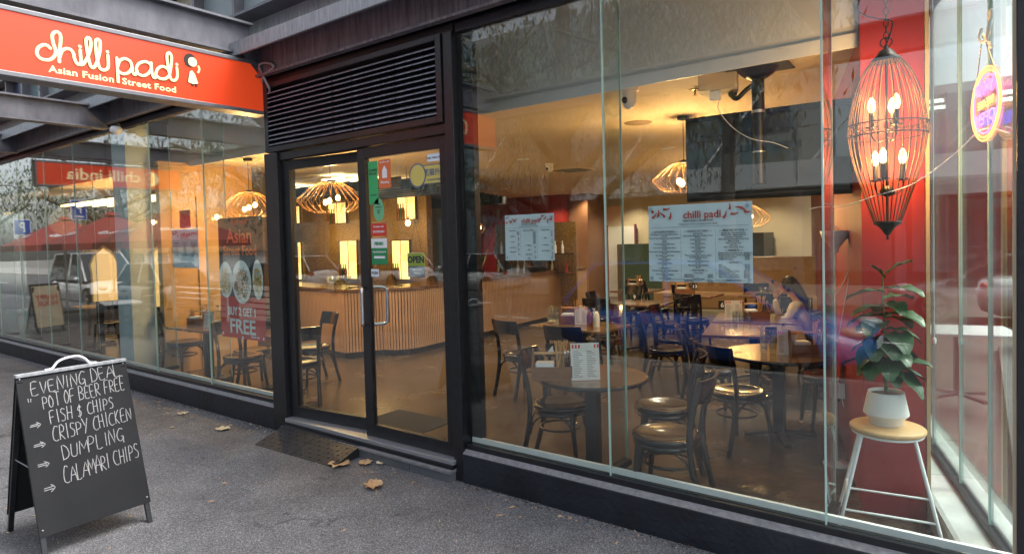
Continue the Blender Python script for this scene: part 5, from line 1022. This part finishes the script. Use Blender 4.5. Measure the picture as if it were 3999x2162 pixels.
o = wb.build('chalk_writing', M_CHALK, af, kind='stuff'); o.matrix_local = Matrix.Translation((0, 0, 1.08)) @ RmF

# ------------------------------------------------------------ fallen leaves and litter
M_DRY = leafmat('dry_leaf', (.36, .20, .09), (.62, .44, .24), .7); M_DRY2 = leafmat('pale_dry_leaf', (.50, .42, .26), (.68, .60, .42), .7)
def planeleaf(x, y, s, rz, m_, lb, curl=.35, z=0):
    random.seed(int(x*1000)); n = 26; pts = []
    for i in range(n):
        a = 2*math.pi*i/n; lob = 1-.48*abs(math.sin(2.5*a))**.7; r = s*(.55+.45*lob)*(1+.1*random.uniform(-1, 1)); 
        if i % 2: r *= .86
        pts.append((r*math.cos(a), r*math.sin(a)*.9))
    mb = MB(); vs = [(0, 0, .012)]; 
    for k in (.5, 1):
        for i, (a, b) in enumerate(pts): vs.append((a*k, b*k, .006+curl*s*k*k*(.35+.65*abs(math.sin(i*.7+x*9)))*.55+.004*math.sin(i*2.1)))
    fs = [(0, 1+i, 1+(i+1) % n) for i in range(n)]+[(1+i, 1+n+i, 1+n+(i+1) % n, 1+(i+1) % n) for i in range(n)]
    mb.add(vs, fs, False); mb.tube([(-s*.9, 0, .02), (-s*1.6, s*.1, .004)], .0016, 4); o = mb.build('fallen_leaf', m_, None, label=lb, cat='leaf', group='dry plane leaves on the footpath'); o.location = (x, y, z+.001); o.rotation_euler = (0, 0, R(rz)); return o
planeleaf(-6.22, -.36, .085, 20, M_DRY2, 'pale dry leaf nearest the left window wall'); planeleaf(-7.2, -.30, .07, 80, M_DRY2, 'small pale leaf left of the others by the kerb wall')
planeleaf(-4.36, -.36, .115, 10, M_DRY, 'large tan leaf lying at the tip of the rubber ramp'); planeleaf(-4.20, -.22, .08, 130, M_DRY, 'curled brown leaf beside the ramp edge'); planeleaf(-4.08, -.14, .06, 200, M_DRY2, 'small leaf between the ramp and the door sill')
planeleaf(-3.74, -.52, .10, 150, M_DRY, 'curled tan leaf alone on the open asphalt', .6); planeleaf(-6.75, -.62, .03, 10, M_DRY2, 'tiny leaf scrap on the asphalt left of the ramp'); planeleaf(.48, 4.9, .07, 10, M_DRY, 'brown leaf on the side pavement past the corner post')
lt = MB(); random.seed(3)
for i in range(800):
    x = random.uniform(-11, .5); y = -abs(random.gauss(.10, .14))-.07 if random.random() < .72 else random.uniform(-3.2, -.1); s = random.uniform(.004, .012); a = random.random()*6.28; L = s*random.choice([1, 1, 3])
    c, q = math.cos(a), math.sin(a); lt.add([(x-L*c, y-L*q, .003), (x+s*q*.4, y-s*c*.4, .008), (x+L*c, y+L*q, .004), (x-s*q*.4, y+s*c*.4, .002)], [(0, 1, 2, 3)])
lt.build('leaf_litter', M_DRY, kind='stuff')
gr = MB()
for i in range(900):
    x = random.uniform(-11, 0); y = -.075-abs(random.gauss(0, .035)); s = random.uniform(.003, .010); gr.obox((x, y, s*.4), (s, s, s), (random.random(), random.random(), 0))
gr.build('grit', mat('grit', (.07, .065, .06), .9, var=.5, vs=30), kind='stuff')
# ------------------------------------------------------------ street behind the camera (seen mirrored in the glass)
M_CARG = mat('car_glass', (.015, .02, .025), .04, 0, coat=.5); M_TYRE = mat('tyre', (.02, .02, .02), .8); M_RIM = mat('alloy_rim', (.35, .35, .36), .3, .8)
M_LAMPG = mat('headlamp_glass', (.6, .62, .62), .1, .3); M_TAIL = mat('tail_lamp', (.35, .01, .01), .2)
def car(x, y, rz, paint, lb, L=4.4, W=1.8, H=1.45, kind='hatch', z=-.12):
    c = empty('parked_car', (x, y, z), rz, label=lb, cat='car', group='cars parked and waiting on the street')
    # local +x is the front. stations: x, half width, z low, z belt
    sts = [(-.50, .40, .42, .78), (-.485, .46, .30, .90), (-.42, .49, .20, .95), (-.2, .5, .17, .93), (.12, .5, .17, .91), (.26, .5, .18, .86), (.40, .485, .20, .74), (.475, .44, .25, .64), (.50, .36, .34, .56)]
    vs = []; K = 10
    for sx, hw, zl, zb in sts:
        hw *= W; 
        for k in range(K+1):
            t = k/K; a = math.pi*t; yy = hw*math.copysign(abs(math.cos(a))**.45, math.cos(a)); zz = zl+(zb-zl)*(math.sin(a)**.55)
            vs.append((sx*L, yy, zz))
    n = K+1; fs = [(i*n+k, i*n+k+1, (i+1)*n+k+1, (i+1)*n+k) for i in range(len(sts)-1) for k in range(K)]+[tuple(range(n))[::-1], tuple(range((len(sts)-1)*n, len(sts)*n))]+[(i*n, (i+1)*n, (i+1)*n+K, i*n+K) for i in range(len(sts)-1)]
    MB().add(vs, fs, True).build('body', paint, c)
    rear = {'hatch': -.47, 'suv': -.485, 'sedan': -.36}[kind]; rr_ = {'hatch': -.36, 'suv': -.43, 'sedan': -.22}[kind]
    g = MB(); prof = [(rear, .90), (rr_, H-.03), (-.1, H), (.05, H-.02), (.27, .86)]
    def gh(wb, wt, e): 
        vs = []; 
        for a, b in prof: hw = wb if b < .95 else wt; vs += [(a*L+(e if a > 0 else -e)*0, hw, b), (a*L, -hw, b)]
        return vs
    v = gh(W*.455, W*.36, 0); g.add(v, [(0, 2, 3, 1), (2, 4, 5, 3), (4, 6, 7, 5), (6, 8, 9, 7), (0, 8, 6, 4, 2), (1, 3, 5, 7, 9)]).build('cabin_glass', M_CARG, c, .02)
    r = MB(); r.add([(a*L, s*(W*.352), b+.012) for a, b in prof[1:4] for s in (1, -1)]+[(a*L, s*(W*.362), b-.05) for a, b in prof[1:4] for s in (1, -1)], [(0, 1, 3, 2), (2, 3, 5, 4), (0, 2, 8, 6), (2, 4, 10, 8), (1, 7, 9, 3), (3, 9, 11, 5), (0, 6, 7, 1), (4, 5, 11, 10)]); r.build('roof', paint, c, .015)
    pl = MB()
    for s in (1, -1):
        for (a, b), (a2, b2) in ((prof[0], prof[1]), (prof[4], prof[3])): pl.bar((a*L, s*W*.455, b), (a2*L, s*W*.362, b2), .05, .05)
        pl.bar((-.08*L, s*W*.458, .9), (-.09*L, s*W*.366, H-.02), .06, .03)
    pl.build('pillar_trim', paint, c)
    for sx in (-.31, .31):
        for s in (1, -1):
            wv = MB().tube([(sx*L, s*(W/2-.2), .32), (sx*L, s*(W/2+.005), .32)], .325, 24); o = wv.build('wheel', M_TYRE, c)
            MB().tube([(sx*L, s*(W/2-.0), .32), (sx*L, s*(W/2+.012), .32)], .22, 20).build('rim', M_RIM, o)
            q = MB(); [q.bar((sx*L, s*(W/2+.013), .32), (sx*L+.2*math.cos(t), s*(W/2+.013), .32+.2*math.sin(t)), .008, .05) for t in (.3, 1.56, 2.8, 4.07, 5.3)]; q.build('spokes', M_TYRE if kind != 'suv' else M_RIM, o)
    for s in (1, -1):
        MB().ball((.455*L, s*W*.34, .63), .17, 12, sx=1.2, sy=.75, sz=.45).build('headlight', M_LAMPG, c); MB().ball((-.475*L, s*W*.38, .76), .16, 12, sx=.5, sy=.7, sz=.6).build('tail_light', M_TAIL, c)
        MB().ball((.20*L, s*(W/2+.08), .95), .10, 10, sx=.6, sy=1, sz=.7).build('wing_mirror', paint, c)
        MB().box(.02*L, .06*L, s*(W/2)-.01, s*(W/2)+.012, .77, .79).build('door_handle', M_RIM, c); b = MB()
        b.box(.0, .004, s*(W*.5)-.002, s*(W*.5)+.0015, .3, .88)
        b.build('door_seam', M_INK, c)
    MB().box(.493*L, .505*L, -.26, .26, .38, .49).build('front_plate', M_WHITE, c); MB().box(-.508*L, -.497*L, -.26, .26, .55, .66).build('rear_plate', M_WHITE, c); MB().box(.47*L, .50*L, -.5, .5, .5, .56).build('grille', M_BLACK, c)
    return c
P_BLUE = mat('blue_metallic', (.025, .12, .48), .2, .0, coat=.8); P_WHITE = mat('white_gloss', (.72, .73, .74), .2, 0, coat=.8); P_SILV = mat('silver_metallic', (.34, .35, .36), .25, .5, coat=.8); P_DARK = mat('dark_gloss', (.03, .03, .035), .2, .2, coat=.8)
car(-3.5, -6.25, 0, P_BLUE, 'deep blue hatchback parked right beside the photographer, mirrored in the glass', 4.7, 1.85, 1.55, 'hatch')
car(-15.5, -14.6, math.pi, P_WHITE, 'white hatchback across the road mirrored between door and menu', 4.3, 1.8, 1.45, 'hatch'); car(-20.6, -14.7, math.pi, P_WHITE, 'second white car across the road mirrored in the right door', 4.5, 1.8, 1.5, 'hatch')
car(-21.0, -5.95, 0, P_WHITE, 'white hatchback at the kerb mirrored behind the far restaurant', 4.2, 1.75, 1.5, 'hatch'); car(-26.6, -5.95, 0, P_WHITE, 'white four wheel drive mirrored at the left edge', 4.7, 1.9, 1.85, 'suv'); car(-16.3, -7.6, R(3), P_DARK, 'dark car mirrored behind the pale column', 4.3, 1.8, 1.45, 'hatch')
car(.6, -13.0, math.pi, P_SILV, 'silver sedan across the road mirrored by the right hand glass', 4.6, 1.8, 1.42, 'sedan')
car(2.2, 12.8, 0, P_SILV, 'silver car standing on the side street past the corner', 4.6, 1.8, 1.42, 'sedan', -.11)

M_BARK = mat('bark', (.075, .055, .045), .9, vs=8, col2=(.17, .14, .11), bump=.8, bs=18, stretch=(2, 2, .5)); M_PBARK = mat('pale_bark', (.28, .24, .19), .85, vs=6, col2=(.45, .40, .33), bump=.4, bs=18)
M_EUC = leafmat('gum_leaf', (.04, .06, .02), (.12, .15, .06), .45)
LEAF = []
def tree(x, y, h, r, seed, lb, bark=None, nleaf=5000, spread=3.2, forks=6, low=.42, z=-.02):
    random.seed(seed); t = empty('street_tree', (x, y, z), label=lb, cat='tree', group='gum trees along the street')
    tr = MB(); top = Vector((random.uniform(-.6, .6), random.uniform(-.6, .6), h*.8)); pts = smooth_path([(0, 0, -.1), (random.uniform(-.1, .1), 0, h*.2), (top.x*.4, top.y*.4, h*.45), top], 4)
    tr.tube(pts, [r*(1-.7*i/len(pts)) for i in range(len(pts))], 12); tips = []
    for k in range(forks):
        b = pts[int(len(pts)*(low+.45*k/forks))]; a = k*2.4+random.random(); L = spread*random.uniform(.7, 1.15); e = b+Vector((math.cos(a)*L, math.sin(a)*L, h*random.uniform(.12, .3))); mid = (b+e)/2+Vector((0, 0, random.uniform(-.2, .5)))
        pp_ = smooth_path([b, mid, e], 4); tr.tube(pp_, [r*.42*(1-.75*i/len(pp_)) for i in range(len(pp_))], 8); tips += [e, mid.lerp(e, .5), mid]
        for j in range(3):
            s0 = pp_[random.randint(3, len(pp_)-2)]; e2 = s0+Vector((random.uniform(-1, 1), random.uniform(-1, 1), random.uniform(-.2, .9)))*spread*.38; tr.tube([s0, (s0+e2)/2+Vector((0, 0, .1)), e2], [r*.13, r*.09, r*.03], 5); tips.append(e2)
    tips.append(top); tr.build('trunk', bark or M_BARK, t)
    lf = MB(); V = lf.v; Fc = lf.f
    for i in range(nleaf):
        c = tips[i % len(tips)]; cl = Vector((random.gauss(0, .42), random.gauss(0, .42), random.gauss(-.15, .45)))*spread*.36; random.seed(seed*7+i//14); cl2 = Vector((random.gauss(0, .5), random.gauss(0, .5), random.gauss(-.1, .5)))*spread*.34; random.seed(seed*99991+i)
        p = c+cl2+cl*.35; a = random.random()*6.28; l_ = random.uniform(.15, .27); d = Vector((math.cos(a)*.45, math.sin(a)*.45, -random.uniform(.4, 1.1))).normalized()*l_; s = Vector((-math.sin(a), math.cos(a), 0))*.024
        o = len(V); V += [tuple(p), tuple(p+d*.5+s), tuple(p+d), tuple(p+d*.5-s)]; Fc.append((o, o+1, o+2, o+3)); lf.s.append(False)
    lf.build('crown', M_EUC, t, kind='stuff'); return t
tree(-9.6, -11.6, 12, .42, 2, 'thick forked gum tree mirrored high in the window glass', None, 13000, 4.0, 8, .30)
tree(-4.2, -9.6, 11, .2, 9, 'leafy gum tree mirrored near the top of the right window', None, 10000, 3.4, 7, .5); tree(-12.2, -14.8, 7, .12, 5, 'slender pale barked young gum tree across the road', M_PBARK, 2600, 1.9, 5, .5)
tree(-19, -8.4, 9, .28, 6, 'gum tree mirrored behind the pale column', None, 10000, 3.4, 7, .4); tree(-29, -8, 8, .25, 8, 'dark leafy gum tree mirrored at the far left', None, 6000, 3.2, 7, .3); tree(-24, -12.5, 7, .16, 12, 'small gum tree before the timber clad wall', None, 4500, 2.4, 6, .4); tree(-36, -4.2, 8, .25, 14, 'distant gum tree at the end of the footpath', None, 4500, 3.2, 7, .3)
# opposite buildings
ob = empty('opposite_building', (-8, -20, 0), label='long low building across the road with a pale fascia band', cat='building')
M_FAS = mat('fascia_panel', (.56, .60, .63), .5, var=.05, vs=1.5)
MB().box(-30, 30, -8, -1.4, -.1, 4.35).build('wall', mat('dark_shopfront', (.07, .065, .06), .4, var=.3, vs=1), ob)
for i in range(14): MB().box(-8+i*2.7, -8+(i+1)*2.7-.03, -1.39, .0, 3.42, 4.32).build('fascia_panel', M_FAS, ob)
for i in range(18): MB().box(-28+i*3.1, -25.5+i*3.1, -1.39, -1.3, .4, 3.0).build('window', M_TG, ob)
for i in range(19): MB().box(-28.4+i*3.1, -28.1+i*3.1, -.5, -.2, 0, 3.41).build('post', M_STEEL, ob)
hb = empty('glass_office_building', (-26, -34, 0), label='tall glass office building across the road mirrored above the roofs', cat='building')
MB().box(-26, 18, -10, 0, 0, 17).build('wall', M_TP, hb)
for j in range(5):
    for i in range(14): MB().box(-25.6+i*3.1, -22.9+i*3.1, .005, .05, 5+j*2.4, 6.9+j*2.4).build('window', (M_TG, M_TN)[(i*j) % 3 == 1], hb)
for k in range(-3, 6): b = MB(); b.bar((k*6, .2, 5), (k*6+5, .2, 11), .12, .12); b.build('brace', M_WHITE, hb)
for (x, y, w_, d_, h, lb) in ((30, 70, 14, 14, 62, 'grey residential tower in the distance past the side street'), (10, 92, 12, 12, 48, 'pale tower further behind in the distance'), (-70, -60, 20, 16, 40, 'distant grey tower mirrored far left'), (18, -62, 16, 14, 46, 'distant tower mirrored beyond the low building')):
    e = empty('distant_tower', (x, y, 0), label=lb, cat='building'); MB().box(-w_/2, w_/2, -d_/2, d_/2, 0, h).build('wall', mat('far_concrete', (.30, .31, .32), .7, var=.1, vs=.3), e); b = MB()
    for j in range(int(h/3)): b.box(-w_/2-.1, w_/2+.1, -d_/2-.1, d_/2+.1, j*3+1.2, j*3+2.4)
    b.build('window_bands', mat('far_glass', (.09, .11, .13), .15), e, kind='stuff')
tb = empty('timber_building', (-44, -19, 0), label='orange timber clad low building across the road at left', cat='building')
MB().box(-22, 13, -8, 0, 1.5, 4.4).build('wall', mat('timber_cladding', (.42, .22, .11), .6, vs=3, col2=(.52, .30, .16), stretch=(20, 1, .2)), tb); MB().box(-22, 13, -8, -.3, -.1, 1.49).build('base_wall', M_BULK, tb)
for i in range(8): MB().box(-20+i*4, -18.2+i*4, -.29, -.25, 0, 1.4).build('window', M_TG, tb)
# side street opposite block, seen straight through the side glass
sb = empty('side_street_building', (6, 22, 0), label='dark glazed building over the side street with lit ceiling panels', cat='building')
MB().box(-9, 30, 4, 12, -.1, 6.6).build('back_wall', mat('dim_interior', (.07, .075, .07), .7, var=.2, vs=.6), sb); MB().box(-9, 30, -.2, .0, 2.95, 4.3).build('fascia', M_FAS, sb); MB().box(-9, 30, .001, 4, 6.3, 6.6).build('roof_slab', M_BULK, sb); MB().box(-9, 30, .001, 4, 2.9, 3.0).build('ceiling', M_STEEL, sb)
for i in range(20): MB().box(-9+i*2, -8.93+i*2, -.1, .05, -.1, 6.3).build('post', M_STEEL, sb)
for i in range(19): MB().box(-8.93+i*2, -7+i*2, .06, .08, .0, 2.9).build('window', glass_mat('dark_glass', (.35, .42, .40), .08), sb)
for i in range(8):
    for j in range(2): MB().box(-8+i*2.4, -7.1+i*2.4, .9+j*1.5, 1.5+j*1.5, 6.27, 6.295).build('lit_ceiling_panel', mat('panel_light', (1, 1, .85), .5, emit=2.5, ecol=(.95, 1, .80)), sb)
# red umbrellas
M_UMB = mat('umbrella_red', (.33, .045, .035), .7, var=.08, vs=2)
def umbrella(x, y, z, lb, s=1.55):
    u = empty('umbrella', (x, y, 0), R(8), label=lb, cat='umbrella', group='red cafe umbrellas on the footpath'); cn = [(s, s), (-s, s), (-s, -s), (s, -s)]
    for k in range(4):
        a = cn[k]; b = cn[(k+1) % 4]; MB().add([(0, 0, z+.75), (a[0], a[1], z), (b[0], b[1], z), (a[0], a[1], z-.16), (b[0], b[1], z-.16), (a[0]*.12, a[1]*.12, z+.69), (b[0]*.12, b[1]*.12, z+.69)], [(5, 1, 2, 6), (1, 3, 4, 2), (0, 5, 6)]).build('canopy_panel', M_UMB, u)
    MB().add([(c*.14, d*.14, z+.74) for c, d in cn]+[(0, 0, z+.86)], [(0, 1, 4), (1, 2, 4), (2, 3, 4), (3, 0, 4)]).build('vent', M_UMB, u); MB().lathe([(.03, 0), (.03, z+.74)], 10).build('pole', M_WHITE, u); MB().box(-.35, .35, -.35, .35, 0, .08).build('base', M_BLACK, u)
    for k in range(4):
        mm = Matrix.Rotation(k*math.pi/2, 3, 'Z') @ Matrix.Rotation(-math.atan2(.75, s), 3, 'X') @ Matrix.Rotation(math.pi, 3, 'X').transposed()
        th = math.atan2(.75, s); base = Matrix.Rotation(k*math.pi/2, 3, 'Z'); X_ = base @ Vector((1, 0, 0)); Y_ = base @ Vector((0, math.cos(th), math.sin(th))); Z_ = X_.cross(Y_); mm = Matrix((X_, Y_, Z_)).transposed(); ctr = base @ Vector((0, -s*.72, z+.75*.28+.02))
        text('umbrella_text', 'chilli india', .26, ctr, M_WHITE, u, mm, align='CENTER', bold=.004)
umbrella(-18.8, -3.5, 2.02, 'red square umbrella mirrored behind the pale column', 1.35); umbrella(-21.9, -3.4, 2.02, 'red square umbrella mirrored furthest left', 1.35); umbrella(-15.7, -3.6, 2.02, 'red square umbrella mirrored beside the food poster', 1.35)
# signs and outdoor furniture mirrored
def psign(x, y, z, lb, arrow):
    s = empty('parking_sign', (x, y, 0), R(62), label=lb, cat='sign'); MB().lathe([(.03, 0), (.03, z+.75)], 10).build('pole', M_ALU, s); mb = mat('sign_blue', (.02, .08, .42), .4)
    MB().box(-.33, .33, -.05, -.035, z, z+.7).build('sign_plate', M_WHITE, s); MB().box(-.30, .30, -.054, -.0505, z+(.16 if not arrow else .03), z+.67).build('blue_field', mb, s); text('letter', 'P', .5, (0, -.057, z+.24), M_WHITE, s, align='CENTER', bold=.01)
    if arrow: MB().prism([(-.2, .1), (.08, .1), (.08, .05), (.22, .125), (.08, .2), (.08, .15), (-.2, .15)], -.0565, -.0545, lambda a, b, h: (a, h, z+b)).build('arrow', M_WHITE, s)
    else: text('letter', 'AREA', .14, (0, -.054, z+.03), M_INK, s, align='CENTER', bold=.004)
psign(-25.5, -5.0, 2.9, 'blue parking sign with arrow mirrored in the far windows', True); psign(-27.5, -3.9, 2.3, 'blue parking area sign at the far left edge', False)
hs_ = empty('poster_stand', (-17.0, -1.5, 0), R(72), label='beige happy hour poster stand mirrored in the neighbouring windows', cat='sign stand')
MB().obox((0, .13, .62), (.66, .03, 1.0), (R(-10), 0, 0)).build('frame', M_FRAME, hs_); o = MB().box(-.30, .30, -.018, -.016, .14, 1.08).build('poster', M_CREAM, hs_); o.rotation_euler = (R(-10), 0, 0); o.location = (0, .02, 0)
for s_, z in (('HAPPY', .76), ('HOUR', .62)): o2 = text('poster_text', s_, .16, (0, -.024, z), M_REDINK, o, align='CENTER', bold=.004)
for s in (-.28, .28): MB().bar((s, .02, 0), (s, .13, .2), .03, .03).build('leg', M_FRAME, hs_); MB().bar((s, .45, 0), (s, .15, 1.05), .03, .03).build('leg', M_FRAME, hs_)
def outdoor_table(x, y, rz, lb, w_=.9, d_=.7, z=0, foot=True):
    t = empty('outdoor_table', (x, y, z), rz, label=lb, cat='table'); MB().box(-w_/2, w_/2, -d_/2, d_/2, .72, .75).build('tabletop', M_WHITE, t, .006); MB().box(-.04, .04, -.04, .04, .03, .719).build('post', M_FRAME, t)
    for k in range(4): a = k*math.pi/2+.6; MB().bar((.05*math.cos(a), .05*math.sin(a), .045), (.33*math.cos(a), .33*math.sin(a), .02), .05, .03).build('foot', M_FRAME, t)
    return t
outdoor_table(-.22, 4.75, R(13), 'white topped outdoor table seen through the side window', 1.0, .75); outdoor_table(-14.6, -2.0, .2, 'white outdoor table mirrored beneath the umbrellas'); outdoor_table(-17.2, -2.9, .2, 'second white outdoor table mirrored further left')
for i, (x, y, a, lb) in enumerate(((-14.0, -2.2, 1.3, 'outdoor chair at the mirrored table near the column'), (-15.3, -1.9, -1.5, 'outdoor chair facing the mirrored table'), (-16.5, -3.2, 1.2, 'outdoor chair further down the footpath'))): place(CH, 1, (x, y, 0), a, lb)
for x, lb in ((-13.0, 'slatted white timber screen mirrored under the umbrellas'), (-16.2, 'second slatted white screen mirrored at left')):
    s = empty('slat_screen', (x, -4.5, 0), label=lb, cat='screen')
    for i in range(6): MB().box(-1.3, 1.3, -.02, .02, .12+i*.14, .22+i*.14).build('slat', M_WHITE, s)
    for k in (-1.3, 1.3): MB().box(k-.03, k+.03, -.021, .021, 0, 1.0).build('post', M_WHITE, s)
for i in range(5):
    MB().lathe([(.04, 0), (.04, .95), (.03, 1.0), (.0001, 1.0)], 12, (-11.5+i*1.7, -4.75, 0)).build('bollard', M_STEEL, label=['bollard by the kerb nearest the doors', 'second bollard by the kerb', 'third bollard by the kerb', 'fourth bollard by the kerb', 'bollard nearest the blue car'][i], cat='bollard', group='grey bollards along the kerb')
MB().box(.62, 1.5, 8.2, 8.9, 0, 1.15).build('planter_box', M_DKPANEL, label='black planter box at the right picture edge beyond the corner post', cat='planter')
# neighbouring restaurant interior
for i, (x, lb) in enumerate(((-11.3, 'glowing arched niche nearest the pale column'), (-13.6, 'second glowing arched niche in the neighbouring restaurant'), (-16.5, 'third glowing arched niche further left'))):
    a = empty('arched_niche', (x, 2.44, F), label=lb, cat='niche'); pts = [(-.75, .5), (.75, .5), (.75, 1.2), (.85, 1.4), (.6, 1.65), (0, 1.85), (-.6, 1.65), (-.85, 1.4), (-.75, 1.2)]
    MB().prism(pts, -.004, 0, lambda p, q, h: (p, h, q)).build('lit_back', mat('niche_glow', (.8, .5, .2), .5, emit=.4, ecol=(1, .56, .20)), a); b = MB(); P = [(p, -.02, q) for p, q in pts]; b.tube(P, .03, 6, closed=True); b.build('arch_rim', M_CREAM, a)
for i in range(4): MB().box(-14.6+.15*i, -11.2+.1*i, 1.0+.22*i, 1.04+.22*i, 2.72, 2.76).build('linear_light', mat('linear_light', (1, .7, .3), .4, emit=3.5, ecol=(1, .62, .25)), label=['front thin linear ceiling light in the neighbouring restaurant', 'second thin linear ceiling light next door', 'third thin linear ceiling light next door', 'rear thin linear ceiling light next door'][i], cat='ceiling light')
lamp('niche_light', (-12.5, 1.5, 2.5), 8, (1, .6, .3), .3); lamp('niche_light', (-16, 1.5, 2.5), 7, (1, .6, .3), .3)
for x, lb in ((-11.0, 'small table with chairs behind the neighbouring glass'), (-13.2, 'second table behind the neighbouring glass')): rect_table(x, 1.1, .8, .7, 0, lb, M_PALEWOOD)
for x, y, a, lb in ((-10.5, .9, 1.4, 'chair beside the table next door nearest the column'), (-11.6, 1.2, -1.5, 'chair on the far side of the table next door'), (-12.6, 1.0, 1.4, 'chair at the second table next door')): place(CH, 1, (x, y, F), a, lb)
# fit text widths
bpy.context.view_layer.update()
for o in list(bpy.data.objects):
    if 'fitw' in o:
        w0 = max(o.bound_box[4][0]-o.bound_box[0][0], 1e-4); k = o['fitw']/w0
        o.matrix_local = o.matrix_local @ Matrix.Diagonal((k, 1, 1, 1)); del o['fitw']
dg = bpy.context.evaluated_depsgraph_get(); dg.update()
for o in list(bpy.data.objects):
    if o.type == 'FONT':
        me = bpy.data.meshes.new_from_object(o.evaluated_get(dg)); nm = o.name; o.name = 'old'
        q = bpy.data.objects.new(nm, me); COL.objects.link(q); q.parent = o.parent; q.matrix_local = o.matrix_local.copy(); bpy.data.objects.remove(o)
